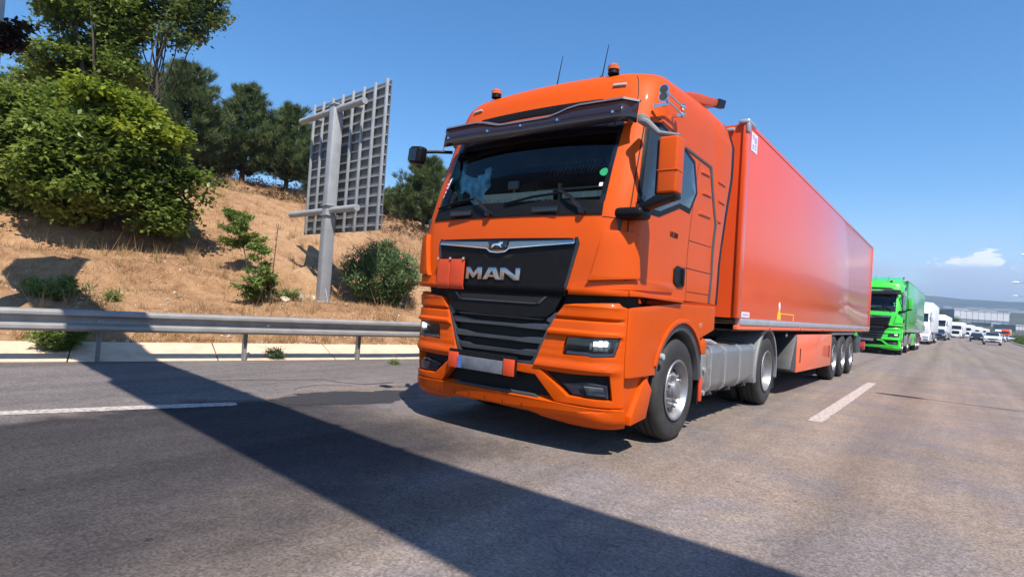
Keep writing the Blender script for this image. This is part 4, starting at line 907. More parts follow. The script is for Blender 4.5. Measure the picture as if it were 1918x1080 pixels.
for k in range(1, 30):
    ya = 4.2+k*18; yb = ya+7
    strip('lane_marking', [(-2.9+CV(y_), y_) for y_ in (ya, (ya+yb)/2, yb)], .13, M['paint'])
strip('lane_marking', [(.9, -14), (.85, -21)], .15, M['paint'])
# damp patch and tar line beside the lane line
def blobmesh(name, pts, m, z=.004, n=6):
    P = []
    for i in range(len(pts)):
        a, b = Vector(pts[i]).to_3d(), Vector(pts[(i+1) % len(pts)]).to_3d()
        for k in range(n):
            p = a.lerp(b, k/n); q = mn.noise((p.x*5, p.y*5, 1))*.16+mn.noise((p.x*17, p.y*17, 4))*.06; P.append((p.x+q, p.y+q*.8, z))
    me = bpy.data.meshes.new(name); bm = bmesh.new(); f = bm.faces.new([bm.verts.new(p) for p in P]); bmesh.ops.triangulate(bm, faces=[f], ngon_method='EAR_CLIP'); bmesh.ops.recalc_face_normals(bm, faces=bm.faces); bm.to_mesh(me); bm.free()
    return tag(link(name, me, m), kind='structure')
blobmesh('damp_patch', [(-3.9, -.62), (-4.05, -.2), (-4.0, .35), (-3.8, .65), (-3.72, 1.1), (-3.2, 1.0), (-3.08, .35), (-3.3, -.2), (-3.55, -.65)], M['stain'], n=9)
strip('tar_line', [(-5.46, -.49), (-5.25, .0), (-5.1, .25), (-4.95, .75), (-4.6, .85), (-4.3, 1.0), (-4.25, 1.5)], [.02, .025, .02, .03, .04, .06, .08], M['crack'], .003)
strip('tar_line', [(-4.4, .0), (-4.55, .4), (-4.3, .8)], .02, M['crack'], .003)

# ------------------------------------------------------------------ guardrail
gr = thing('guardrail', (rail_x(0), 0, 0), 'galvanised steel crash barrier on posts along the left edge of the road', 'guardrail')
def railp(Y): return Vector((rail_x(Y), Y, 0))
off0 = Vector(gr.location)
prof = [(.0, .75), (.02, .755), (.07, .742), (.098, .715), (.098, .678), (.07, .660), (.012, .640), (.0, .600), (.012, .562), (.07, .548), (.098, .528), (.098, .485), (.06, .462), (.012, .445), (.0, .45)]
Y = -12.0
while Y < 60:
    L_ = 4.0; V = []; F = []; m_ = len(prof)
    for k in range(9):
        yy = Y+(L_+.1)*k/8; p = railp(yy); t = (railp(yy+.1)-railp(yy-.1)).normalized(); n_ = Vector((t.y, -t.x, 0))
        for a, z in prof:
            V.append(p+n_*(a-.04+.12+(.004 if int((Y+12)/4) % 2 else 0))+Vector((0, 0, z))-off0)
    for k in range(8):
        for j in range(m_-1): F.append((k*m_+j, k*m_+j+1, (k+1)*m_+j+1, (k+1)*m_+j))
    c = MB(); c.v = V; c.f = F; c.build('rail_beam', M['galv'], gr, smooth=30); Y += L_
Ys = [-1.07+1.93*k for k in range(-5, 30)]
for q, Y in enumerate(Ys):
    p = railp(Y)-off0; t = (railp(Y+.1)-railp(Y-.1)).normalized(); a = math.atan2(t.y, t.x)-math.pi/2; R_ = Matrix.Rotation(a, 3, 'Z')
    c = MB()
    for bx in (((-.05, -.03, 0), (.05, -.024, .70)), ((-.05, .024, 0), (.05, .03, .70)), ((-.004, -.024, 0), (.004, .024, .70))):
        b_ = MB().box(*bx); c.add([R_ @ Vector(v)+p for v in b_.v], b_.f)
    c.build('post', M['galv'], gr)
    b_ = MB().box((.052, -.04, .50), (.078, .04, .70)); b_.v = [R_ @ Vector(v)+p for v in b_.v]; b_.build('spacer', M['galv'], gr)
    if q % 2 == 0:
        b_ = MB().box((.10, .3, .588), (.125, .345, .612)); b_.v = [R_ @ Vector(v)+p for v in b_.v]; b_.build('reflector', M['sticker_w'], gr)
    bo = MB(); 
    for yy in (-.02, .02): bo.tube([(.09, yy, .60), (.10, yy, .60)], .009, 6)
    bo.v = [R_ @ Vector(v)+p for v in bo.v]; bo.build('bolt', M['nut'], gr)

# ------------------------------------------------------------------ sign seen from behind
def dep(x, y, D): return CAMP+(fw+rt*(x-959)/FPX-up*(y-540)/FPX)*D
PR, PL = Vector((-8.80, 4.86)), Vector((-12.45, 5.24))   # replaced below by surveyed corner points
a = dep(724, 290, 14.0); b = dep(584, 320, 16.5)
ctr = Vector(((a.x+b.x)/2, (a.y+b.y)/2, 0)); dx = Vector((a.x-b.x, a.y-b.y, 0)); Wd = dx.length; dxn = dx.normalized(); ang = math.atan2(dxn.y, dxn.x)
zt_, zb_ = 6.45, 2.80
q_ = Vector((math.sin(ang), -math.cos(ang), 0)); pc_ = ctr-dxn*(Wd*.5-Wd*.49)
if (CAMP-ctr).dot(q_) < 0: q_ = -q_
SP = pc_+q_*.36
SGN = thing('road_sign', (SP.x, SP.y, .95), 'large grey road sign seen from its ribbed back on a single post', 'sign')
SGN.rotation_euler = (0, 0, ang)
inv = Matrix.Rotation(-ang, 3, 'Z'); cl = inv @ (ctr-Vector((SP.x, SP.y, 0)))
zo = -.95
def bxs(name, x0, x1, y0, y1, z0, z1, m, bevel=0, parent=None): return MB().box((x0, y0, z0+zo), (x1, y1, z1+zo)).build(name, m, parent or SGN, bevel=bevel)
x0, x1, yp = cl.x-Wd/2, cl.x+Wd/2, cl.y
sd = -1 if yp > 0 else 1
bxs('base_plate', -.32, .32, -.32, .32, .93, .99, M['galv2'], .01)
bxs('concrete_foot', -.42, .42, -.42, .42, .6, .93, M['concrete'], .02)
bxs('post', -.115, .115, -.14, .14, .96, 6.05, M['galv2'], .012)
for s_ in (-1, 1):
    MB().prism([(s_*.115, .99+zo), (s_*.28, .99+zo), (s_*.115, 1.30+zo)], -.01, .01, 'xz').build('gusset', M['galv2'], SGN)
bxs('sign_panel', x0, x1, yp-.004, yp+.012, zb_, zt_, M['signback'])
nr = 15
for k in range(nr):
    z = zb_+(zt_-zb_)*(k+.5)/nr; bxs('panel_rib', x0+.01, x1-.01, yp+sd*.0-.0, yp+sd*.055, z-.014, z+.014, M['galv2'])
nv = 8
for k in range(nv):
    x = x0+.06+(Wd-.12)*k/(nv-1); bxs('upright', x-.035, x+.035, yp+sd*.055, yp+sd*.11, zb_-.02, zt_+.03, M['galv2'], .004)
for z in (5.95, 3.32):
    c = MB().tube([(x0-.30 if z < 4 else x0-.1, sd*-.0, z+zo), (x1-.55, 0, z+zo)], .085, 14); o_ = c.build('cross_arm', M['galv2'], SGN, smooth=40); o_.location.y = 0
    for k in (1, 3, 5, 6):
        x = x0+.06+(Wd-.12)*k/(nv-1)
        if x < x1-.6: bxs('clamp', x-.05, x+.05, min(0, yp+sd*.11), max(0, yp+sd*.11), z-.03, z+.03, M['galv2'])
bxs('flange', -.16, .16, -.17, .17, 3.18, 3.21, M['galv2'], .004); bxs('flange', -.16, .16, -.17, .17, 3.43, 3.46, M['galv2'], .004); bxs('flange', -.16, .16, -.16, .16, 6.05, 6.08, M['galv2'], .004)

# ------------------------------------------------------------------ overhead gantry whose shadow crosses the road
GX, GY = -9.42, -2.30
GA = thing('sign_gantry', (GX, GY, .2), 'grey gantry post at the left edge holding a beam across the road', 'gantry')
ga = math.atan2(-.0935, 1)
GA.rotation_euler = (0, 0, ga)
MB().tube([(0, 0, 0), (0, 0, 7.2)], [.19, .17], 20).build('post', M['galv2'], GA, smooth=40)
MB().box((-.4, -.4, -.1), (.4, .4, .05)).build('base_plate', M['galv2'], GA, bevel=.01)
MB().tube([(23.3, -.14, -.2), (23.3, -.14, 7.2)], .17, 20).build('post', M['galv2'], GA, smooth=40)
MB().box((7.1, -1.12, 6.07), (17.5, -1.04, 7.3)).build('sign_panel', M['signback'], GA)
MB().prism([(12.0, -.325), (14.6, -.12), (23.0, .0), (23.0, -.325)], 6.86, 6.93, 'xy').build('shadow_taper', M['galv'], GA)  # unseen tapered plate added to widen the beam's shadow to the right
MB().box((-.22, -.40, 6.2), (.22, -.12, 6.8)).build('beam_clamp', M['galv'], GA)
MB().box((-.2, -1.02, 6.02), (23.5, -.33, 6.98)).build('beam', M['galv2'], GA, bevel=.02)
for k in range(24): MB().box((k*1.0-.1, -1.04, 6.0), (k*1.0-.04, -.31, 7.0)).build('beam_brace', M['galv'], GA)

# ------------------------------------------------------------------ street lamps in the median
def street_lamp(x, y, h, reach, label):
    T = thing('street_lamp', (x, y, .1), label, 'street lamp', 'street lamps along the median')
    MB().tube([(0, 0, 0), (0, 0, h*.5), (0, 0, h-.4), (0, 0, h)], [.11, .09, .07, .055], 12).build('pole', M['galv'], T, smooth=40)
    for s_ in (-1, 1):
        MB().tube([(0, 0, h-.4), (s_*reach*.4, 0, h-.12), (s_*reach, 0, h+.05)], [.045, .04, .035], 8).build('arm', M['galv'], T)
        MB().lathe([(-.42, 0), (-.38, .07), (-.1, .14), (.25, .13), (.40, .05), (.42, 0)], (s_*(reach+.3), 0, h+.05), 'x', 12).build('lamp_head', M['white'], T)
    MB().box((-.16, -.16, -.1), (.16, .16, .0)).build('base_plate', M['galv'], T)
for D, px, py, lb in ((57, 1917, 478, 'nearest visible lamp head at the right edge above the clouds'), (85, 1899, 529, 'second lamp head reaching in from the right edge below the cloud'), (117, 1899, 554, 'farthest and lowest lamp head standing against the mountain top')):
    p = dep(px, py, D); street_lamp(p.x+2.7, p.y, p.z-.1, 2.2, lb)
street_lamp(9.3, 5.5, 9.0, 2.6, 'street lamp whose arm throws the thin shadow across the right lanes')

# ------------------------------------------------------------------ vegetation
def mesh_np(name, V, F, m, parent=None):
    V = np.asarray(V, np.float32); F = np.asarray(F, np.int32); me = bpy.data.meshes.new(name); k = F.shape[1]
    me.vertices.add(len(V)); me.vertices.foreach_set('co', V.ravel()); me.loops.add(F.size); me.loops.foreach_set('vertex_index', F.ravel())
    me.polygons.add(len(F)); me.polygons.foreach_set('loop_start', np.arange(0, F.size, k, dtype=np.int32)); me.polygons.foreach_set('loop_total', np.full(len(F), k, np.int32))
    me.update(calc_edges=True); me.validate(); return link(name, me, m, parent)
def leaf_geo(C, size, aspect=.5, droop=.25, spread=1.0):
    """one folded 4-vertex leaf per centre"""
    n = len(C); th = rng.uniform(0, 2*np.pi, n); el = rng.normal(-droop, .45*spread, n)
    d = np.stack([np.cos(th)*np.cos(el), np.sin(th)*np.cos(el), np.sin(el)], 1)
    upv = np.stack([rng.normal(0, .45, n), rng.normal(0, .45, n), np.ones(n)], 1); s = np.cross(d, upv); s /= np.linalg.norm(s, axis=1)[:, None]; nn = np.cross(s, d)
    L_ = size*rng.uniform(.65, 1.3, n)[:, None]; Wd_ = L_*aspect
    a = C; b = C+d*L_*.45+s*Wd_*.5+nn*L_*.08; c = C+d*L_; e = C+d*L_*.45-s*Wd_*.5+nn*L_*.08
    V = np.stack([a, b, c, e], 1).reshape(-1, 3); q = np.arange(n)*4
    F = np.concatenate([np.stack([q, q+1, q+2], 1), np.stack([q, q+2, q+3], 1)]); return V, F
def clump_points(ells, nsub, per, rs=.3, shell=.82, flat=.6, lobes=7):
    if lobes:
        E2 = []
        for (cx, cy, cz, rx, ry, rz, wgt) in ells:
            E2.append((cx, cy, cz, rx*.62, ry*.62, rz*.62, wgt*.22))
            for _ in range(lobes):
                v = rng.normal(size=3); v /= np.linalg.norm(v); k = rng.uniform(.26, .52)
                E2.append((cx+v[0]*rx*.84, cy+v[1]*ry*.84, cz+v[2]*rz*.84, rx*k, ry*k, rz*k*.85, wgt*.7*k*k/.13/lobes))
        ells = E2
    """foliage in many small sprays spread over the outer part of several ellipsoids"""
    out = []
    for (cx, cy, cz, rx, ry, rz, wgt) in ells:
        k = max(1, int(round(nsub*wgt))); v = rng.normal(size=(k, 3)); v /= np.linalg.norm(v, axis=1)[:, None]; r_ = rng.uniform(shell**3, 1.06, k)**(1/3)
        c = v*r_[:, None]*np.array([rx, ry, rz])+np.array([cx, cy, cz])
        sz = rng.uniform(.55, 1.35, k)*rs
        for i in range(k):
            m_ = int(per*(sz[i]/rs)**2*rng.uniform(.6, 1.3)); p = rng.normal(size=(m_, 3))*np.array([1, 1, flat])*sz[i]*.55+c[i]; out.append(p)
    return np.concatenate(out)
def limb(mb, p0, p1, r0_, r1, bend=.15, n=7, seg=6):
    p0, p1 = Vector(p0), Vector(p1); L_ = (p1-p0).length; o = Vector((random.uniform(-1, 1), random.uniform(-1, 1), random.uniform(-.3, .5)))*L_*bend
    pts = [p0.lerp(p1, t)+o*math.sin(t*math.pi)+Vector((random.uniform(-1, 1), random.uniform(-1, 1), 0))*L_*.015 for t in [k/seg for k in range(seg+1)]]
    mb.tube(pts, [r0_+(r1-r0_)*k/seg for k in range(seg+1)], n); return pts
def broad(name, loc, ells, label, leafm, nsub=60, per=70, size=.14, rs=.35, trunk=.12, flat=.6, aspect=.62, limbs=10, group=None, cat='tree', second=None, shell=.7):
    T = thing(name, loc, label, cat, group); tb = MB(); top = Vector((ells[0][0], ells[0][1], ells[0][2]))
    limb(tb, (0, 0, -.3), top*.75, trunk, trunk*.5, .06, 10)
    for k in range(limbs):
        e = ells[k % len(ells)]; v = Vector((random.uniform(-1, 1), random.uniform(-1, 1), random.uniform(-.2, 1))).normalized()
        limb(tb, top*random.uniform(.15, .7), (e[0]+v.x*e[3]*.8, e[1]+v.y*e[4]*.8, e[2]+v.z*e[5]*.8), trunk*.4, .012, .12, 6)
    tb.build('trunk', M['bark'], T, smooth=50)
    P = clump_points(ells, nsub, per, rs, flat=flat, shell=shell); P = P[P[:, 2] > .03]; V, F = leaf_geo(P, size, aspect); mesh_np('crown', V, F, M[leafm], T)
    if second:
        P = clump_points(second[0], second[1], per, rs, flat=flat, shell=shell); V, F = leaf_geo(P, size, aspect); mesh_np('upper_crown', V, F, M[second[2]], T)
    return T
RX_ = Vector((.798, .603, 0)); FY_ = Vector((-.603, .798, 0))    # across / into the view, for laying the planting out on the slope
def at(x, y): return (x, y, ground_z(x, y)-.05)
def el(r_, f_, z, a, b, c, wgt=1):    # ellipsoid at r_ metres right / f_ metres back
    p = RX_*r_+FY_*f_; return (p.x, p.y, z, a, b, c, wgt)
# big broad-leaved shrub tree in the middle of the group
b0 = at(-15.35, 1.05)
broad('broadleaf_tree', b0, [el(0, .2, 1.7, 1.5, 1.5, 1.5, 2), el(-1.1, -.2, 1.25, 1.3, 1.3, 1.15, 1.5), el(1.15, 0, 1.25, 1.3, 1.3, 1.25, 1.6), el(.6, -.5, .9, 1.25, 1.1, .85, 1.2), el(-.4, -.6, 1.3, 1.2, 1.1, 1.1, 1.3), el(1.8, .2, 1.0, .8, .8, .9, .7), el(.2, -.3, 2.35, 1.1, 1.1, .9, 1)],
      'big dense broadleaf tree with yellow-green top growing low on the slope, left of the sign', 'leaf', nsub=110, per=62, size=.15, rs=.30, trunk=.16, second=([el(.25, -.3, 2.9, 1.05, 1.0, .65, 1), el(1.2, -.3, 2.35, .75, .8, .55, .8), el(-.8, -.2, 2.5, .8, .8, .6, .7)], 85, 'leaf_lime'))
b1 = at(-16.2, -.9)
broad('broadleaf_tree', b1, [el(-.3, .3, 1.9, 1.5, 1.5, 1.7, 2), el(-1.6, 0, 1.4, 1.5, 1.5, 1.5, 1.6), el(.5, .6, 2.7, 1.0, 1.1, 1.0, 1), el(-.9, .4, 3.1, .9, .9, .9, .9), el(-2.6, -.6, 1.6, 1.2, 1.2, 1.6, 1.2)],
      'dark green broadleaf tree at the left edge, next to the big yellow-topped one', 'leaf', nsub=105, per=62, size=.15, rs=.30, trunk=.15)
# taller trees behind: dense left half, open crown with bare limbs to the right
b2 = at(-18.3, 2.2)
broad('broadleaf_tree', b2, [el(-.9, 0, 4.6, 1.1, 1.1, 1.3, 1.4), el(-.3, .2, 6.0, 1.2, 1.2, 1.0, 1.3), el(-1.6, 0, 3.4, 1.0, 1.0, .9, 1), el(-1.4, 0, 5.6, .8, .8, .7, .8), el(0, .2, 4.9, .8, .8, .7, .7), el(-.4, 0, 3.2, 1.0, 1.0, .8, .8)],
      'tall leafy tree rising behind the yellow-topped tree and cut off by the upper edge', 'leaf', nsub=85, per=55, size=.15, rs=.30, trunk=.14, limbs=14)
b3 = at(-18.0, 3.0)
broad('broadleaf_tree', b3, [el(.2, 0, 6.0, .8, .8, .5, .9), el(1.0, 0, 5.2, .7, .7, .4, .9), el(1.4, 0, 6.0, .6, .6, .55, .9), el(.6, .1, 6.7, .8, .8, .5, .9), el(.9, -.2, 4.5, .6, .6, .3, .5), el(-.5, 0, 5.2, .6, .6, .5, .6), el(1.7, 0, 5.4, .4, .4, .4, .4)],
      'slender open-crowned tree with bare limbs against the sky, right of the tall leafy tree', 'leaf_dry', nsub=52, per=38, size=.13, rs=.26, trunk=.07, limbs=13, shell=.45)
# plum twig that hangs into the upper left corner
p = dep(-230, 50, 8.8); pz = ground_z(p.x, p.y)-.05; q1 = dep(8, 62, 8.5); q2 = dep(42, 50, 8.5); q3 = dep(14, 84, 8.5)
broad('plum_tree', (p.x, p.y, pz), [(-.1, -.1, p.z-pz-.3, .4, .4, .5, 1), (-.5, .2, 4.6-pz, .5, .6, .6, 1), (q1.x-p.x, q1.y-p.y, q1.z-pz, .16, .16, .10, .9), (q3.x-p.x, q3.y-p.y, q3.z-pz, .13, .13, .06, .5), (q2.x-p.x, q2.y-p.y, q2.z-pz, .12, .08, .02, .16), (-.7, -.2, 3.6-pz, .5, .5, .6, .8)],
      'dark red-leaved tree whose twig hangs into the upper left corner', 'redleaf', nsub=40, per=24, size=.09, rs=.10, trunk=.05, limbs=3)
tw = MB(); c_ = Vector((-.1, -.1, p.z-pz-.3))
for q in (q1, q2, q3): e_ = Vector((q.x-p.x, q.y-p.y, q.z-pz)); tw.tube([c_, c_.lerp(e_, .6)+Vector((0, 0, .06)), e_], [.016, .008, .003], 5)
tw.build('branch', M['bark'], [o for o in bpy.data.objects if o.name.startswith('plum_tree')][0])
# pines on the ridge
def pine(loc, H, R_, label, nb=70, group='pine trees on the ridge', bare=.12, narrow=1.0):
    T = thing('pine_tree', loc, label, 'tree', group); tb = MB(); limb(tb, (0, 0, -.3), (random.uniform(-.15, .15), random.uniform(-.15, .15), H*.93), .15*H/5, .02, .02, 10)
    C = []; D = []
    for k in range(nb):
        u_ = (k+random.random())/nb; z = H*(bare+(1-bare)*u_); rr = R_*(1.0-.78*u_**1.6)*random.uniform(.6, 1.12)*(.55+.45*min(1, u_*5))*narrow; t = k*2.4+random.uniform(-.5, .5)
        tip = Vector((math.cos(t)*rr, math.sin(t)*rr, z+rr*random.uniform(.05, .4))); st = Vector((0, 0, z-.1*rr)); pts = limb(tb, st, tip, .035, .01, .08, 5, 4)
        for q in range(int(4+9*rr)):
            f = random.uniform(.35, 1.03); c = st.lerp(tip, f)+Vector((random.gauss(0, .16), random.gauss(0, .16), random.gauss(.04, .10)))*rr*.7; C.append(c); D.append(((tip-st).normalized()*.5+Vector((0, 0, .7))+Vector((random.gauss(0, .3), random.gauss(0, .3), 0))).normalized())
    tb.build('trunk', M['bark'], T, smooth=50)
    C = np.array(C); D = np.array(D); K = 34; C2 = np.repeat(C, K, 0)+rng.normal(0, .045, (len(C)*K, 3)); D2 = np.repeat(D, K, 0)+rng.normal(0, .42, (len(C)*K, 3)); D2 /= np.linalg.norm(D2, axis=1)[:, None]
    s = np.cross(D2, rng.normal(size=D2.shape)); s /= np.linalg.norm(s, axis=1)[:, None]; L_ = rng.uniform(.16, .32, len(D2))[:, None]; V = np.stack([C2-s*.011, C2+s*.011, C2+D2*L_], 1).reshape(-1, 3); q = np.arange(len(D2))*3
    mesh_np('crown', V, np.stack([q, q+1, q+2], 1), M['needle'], T); return T
for (px, py, D, H, R_, lb) in ((330, 360, 24, 5.0, 2.2, 'pine just right of the tall leafy trees, half hidden by them'), (250, 370, 26, 5.2, 2.3, 'pine behind the yellow-topped tree, only its dark crown showing through'),
        (452, 345, 27, 4.5, 2.0, 'tallest round-crowned pine on the ridge between the trees and the sign'), (535, 360, 28, 4.1, 1.9, 'pine on the ridge directly left of the big sign'), (400, 345, 30, 3.2, 1.5, 'small dark pine behind and left of the tallest ridge pine'), (150, 380, 24, 4.6, 2.2, 'pine far left behind the broadleaf trees'), (60, 380, 25, 4.9, 2.2, 'leftmost pine on the ridge'),
        (793, 430, 28, 3.5, 1.8, 'pine between the big sign and the orange truck'), (850, 440, 33, 3.4, 1.9, 'pine mostly hidden behind the orange truck cab'), (735, 395, 33, 1.3, 1.1, 'low pine right of the sign at the skyline'), (600, 360, 33, 2.4, 1.5, 'low pine behind the sign panel')):
    p = dep(px, py, D); gz = ground_z(p.x, p.y); pine((p.x, p.y, gz-.1), H+(p.z-gz)*.6, R_, lb, nb=int(60+H*12))
# low brush strip under the pines
pts = []
for k in range(150):
    px = random.uniform(380, 830); D = random.uniform(23, 30); p = dep(px, 350, D); pts.append((p.x, p.y, ground_z(p.x, p.y)+.1))
pts = np.array(pts); P = np.repeat(pts, 60, 0)+rng.normal(0, .28, (len(pts)*60, 3))*np.array([1, 1, .45]); V, F = leaf_geo(P, .13, .35); o = mesh_np('dry_brush', V, F, foliage('brush_leaves', (.045, .022, .016), (.07, .035, .024), (.07, .065, .03))); tag(o, 'low dry brush under the pines along the ridge', 'brush', kind='stuff')
# oleander by the sign
o0 = at(-10.25, 6.15)
O_ = thing('oleander_bush', o0, 'round oleander bush with a few pink flowers between the sign post and the truck', 'bush')
st = MB(); Cs = []
for k in range(170):
    t = random.uniform(0, 2*math.pi); r_ = 1.05*math.sqrt(random.random()); hgt = random.uniform(1.1, 1.95)*(1-.35*(r_/1.05)**2); tip = Vector((math.cos(t)*r_*1.05, math.sin(t)*r_*1.05, hgt)); b_ = tip*.22; b_.z = 0
    st.tube([b_, b_.lerp(tip, .5)+Vector((0, 0, .08)), tip], [.014, .01, .004], 4)
    for q in range(130): f = random.uniform(.25, 1.0); Cs.append(b_.lerp(tip, f)+Vector((random.gauss(0, .07), random.gauss(0, .07), random.gauss(0, .05))))
st.build('stem', M['bark'], O_); V, F = leaf_geo(np.array(Cs), .16, .17, droop=-.5, spread=1.2); mesh_np('leaves', V, F, M['ole'], O_)
fl = []
for k in range(26):
    t = random.uniform(0, 2*math.pi); c = Vector((math.cos(t)*.95, math.sin(t)*.95, random.uniform(.4, 1.5))); fl += [tuple(c+Vector((random.gauss(0, .035), random.gauss(0, .035), random.gauss(0, .03)))) for _ in range(12)]
V, F = leaf_geo(np.array(fl), .045, .9); tag(mesh_np('flowers', V, F, M['flower'], O_), kind='stuff')
# saplings, stake and weeds
def sapling(x, y, H, R_, label, lean=(0, 0), n=1400, lo=.15, leafm='sapl', size=.075, cat='sapling', name='sapling'):
    T = thing(name, at(x, y), label, cat); st = MB(); top = Vector((lean[0], lean[1], H)); st.tube([(0, 0, -.05), top*.5+Vector((.03, 0, 0)), top], [.016, .012, .004], 6); C = []
    for k in range(26):
        u_ = lo+(1-lo)*random.random(); rr = R_*(1.1-.8*u_)*random.uniform(.5, 1.1); t = random.uniform(0, 6.28); s_ = top*u_; tip = s_+Vector((math.cos(t)*rr, math.sin(t)*rr, rr*.25)); st.tube([s_, tip], [.006, .003], 4)
        for q in range(n//26): C.append(s_.lerp(tip, random.uniform(.2, 1.05))+Vector((random.gauss(0, .04), random.gauss(0, .04), random.gauss(0, .03))))
    st.build('stem', M['bark'], T); V, F = leaf_geo(np.array(C), size, .3, droop=.1); mesh_np('leaves', V, F, M[leafm], T); return T
p = dep(482, 575, 13); sapling(p.x, p.y, 1.35, .55, 'pale green sapling near the barrier, left of the thin stake', n=5200, lo=.05, size=.10)
p = dep(470, 490, 14.6); sapling(p.x, p.y, 1.6, 1.0, 'taller leaning sapling with feathery leaves behind the one by the stake', lean=(-.45, -.25), n=7000, lo=.45, size=.10)
p = dep(505, 575, 13); T = thing('stake', at(p.x, p.y), 'thin bare wooden stake standing beside the pale green sapling', 'stake'); c = MB(); c.tube([(0, 0, -.05), (.02, .0, .8), (.06, .02, 1.9)], [.018, .014, .008], 6); c.build('pole', M['bark'], T)
c = MB()
for k in range(9): z = .6+k*.15; c.tube([(.02, 0, z), (.02+random.uniform(-.14, .14), random.uniform(-.1, .1), z+.12)], [.005, .002], 4)
c.build('twig', M['bark'], T)
def weed(x, y, H, R_, label, n=1500, leafm='ole', size=.09, asp=.22, z=None):
    T = thing('weed', at(x, y) if z is None else (x, y, z), label, 'weed'); C = []; st = MB()
    for k in range(36):
        t = random.uniform(0, 6.28); r_ = R_*math.sqrt(random.random()); tip = Vector((math.cos(t)*r_, math.sin(t)*r_, H*random.uniform(.5, 1)*(1-.4*r_/R_))); st.tube([(0, 0, 0), tip*.5+Vector((0, 0, .05)), tip], [.005, .004, .002], 4)
        for q in range(n//36): C.append(tip*random.uniform(.2, 1.02)+Vector((random.gauss(0, .03), random.gauss(0, .03), random.gauss(0, .03))))
    st.build('stem', M['bark'], T); V, F = leaf_geo(np.array(C), size, asp, droop=-.3); mesh_np('leaves', V, F, M[leafm], T)
weed(-8.42, -1.35, .70, .36, 'leafy green weed growing through the gutter behind the barrier post', n=5200, leafm='sapl', size=.10, z=.05)
weed(-7.22, 1.38, .19, .17, 'small grey-green weed at the road edge between two barrier posts', n=900, size=.06, z=.03)
p = dep(100, 545, 10.6); weed(p.x, p.y, .55, .6, 'low green weeds in the shadow behind the left part of the barrier', n=3800, leafm='sapl', size=.10)
p = dep(212, 550, 11); weed(p.x, p.y, .4, .16, 'narrow yellowish weed on the dry slope right of the shadow', n=700, leafm='sapl', size=.08)
p = dep(540, 560, 14); weed(p.x, p.y, .45, .35, 'sparse pale weed between the stake and the rocks', n=900, leafm='sapl', size=.09)
p = dep(740, 645, 10.6); weed(p.x, p.y, .16, .10, 'tiny dry weed under the barrier close to the truck', n=500, leafm='sapl', size=.05)
# rocks by the sign foot
k = 0
for px, py, D, s_, lb in ((548, 562, 14.2, .17, 'pale flat rock lying left of the sign foot'), (565, 548, 14.8, .16, 'rounded rock upslope of the flat one'), (584, 548, 15, .15, 'rock nearest to the sign post'), (556, 532, 15.3, .14, 'small rock in the bank above the others'), (530, 566, 13.6, .12, 'small rock beside the sparse weed')):
    p = dep(px, py, D); bm = bmesh.new(); bmesh.ops.create_icosphere(bm, subdivisions=3, radius=1)
    for v in bm.verts: v.co *= 1+.35*mn.noise(v.co*1.4+Vector((k*5, 0, 0)))+.12*mn.noise(v.co*4+Vector((k, 0, 0))); v.co.z *= .7
    me = bpy.data.meshes.new('rock'); bm.to_mesh(me); bm.free(); me.transform(Matrix.Scale(s_*1.15, 4)); o = link('rock', me, M['rock']); o.location = (p.x, p.y, ground_z(p.x, p.y)+.03); tag(o, lb, 'rock'); k += 1
# dry grass over the slope
n = 150000; Yg = rng.uniform(-6, 26, n); dg = 1.0+20*rng.random(n)**1.7; keep = []
C = []
for i in range(n):
    x = rail_x(Yg[i])-dg[i]
    if mn.noise((x*.9, Yg[i]*.9, 5))+.5*mn.noise((x*3, Yg[i]*3, 8)) > -.12+.25*(dg[i] < 1.5): C.append((x, Yg[i], ground_z(x, Yg[i])-.01))
tf = []
for i in range(900):
    Y_ = random.uniform(-6, 24); d_ = 1.0+17*random.random()**1.6; x_ = rail_x(Y_)-d_
    for _ in range(22): a_ = (x_+random.gauss(0, .05), Y_+random.gauss(0, .05)); tf.append((a_[0], a_[1], ground_z(x_, Y_)-.015))
ntuft = len(tf); C = np.array(C+tf); n = len(C); D2 = np.stack([rng.normal(0, .45, n), rng.normal(0, .45, n), np.ones(n)], 1); D2 /= np.linalg.norm(D2, axis=1)[:, None]; s = np.cross(D2, rng.normal(size=D2.shape)); s /= np.linalg.norm(s, axis=1)[:, None]
H_ = (rng.uniform(.04, .14, n)*(1+.9*(rng.random(n) < .08)))[:, None]; H_[-ntuft:] *= 2.3; D2[-ntuft:, 2] += .4; V = np.stack([C-s*.006, C+s*.006, C+D2*H_], 1).reshape(-1, 3); q = np.arange(n)*3
o = mesh_np('dry_grass', V, np.stack([q, q+1, q+2], 1), M['drygrass']); tag(o, 'short dry straw-coloured grass covering the slope', 'grass', kind='stuff')
# pebbles and clods
n = 2600; bm = bmesh.new(); Vp = []; Fp = []
for i in range(n):
    Yg_ = random.uniform(-5, 14); d = 1.0+8*random.random()**1.5; x = rail_x(Yg_)-d; c = Vector((x, Yg_, ground_z(x, Yg_))); r_ = random.uniform(.008, .03)*(1 if random.random() > .04 else 2.2); b0_ = len(Vp)
    for v in ((1, 0, 0), (-1, 0, 0), (0, 1, 0), (0, -1, 0), (0, 0, .8), (0, 0, -.5)): Vp.append(c+Vector(v)*r_*random.uniform(.7, 1.3))
    Fp += [(b0_+a, b0_+b, b0_+e) for a, b, e in ((0, 2, 4), (2, 1, 4), (1, 3, 4), (3, 0, 4), (2, 0, 5), (1, 2, 5), (3, 1, 5), (0, 3, 5))]
bm.free(); me = bpy.data.meshes.new('pebbles'); me.from_pydata(Vp, [], Fp); tag(link('pebbles', me, M['rock']), 'small stones and clods scattered on the dry slope', 'stones', kind='stuff')

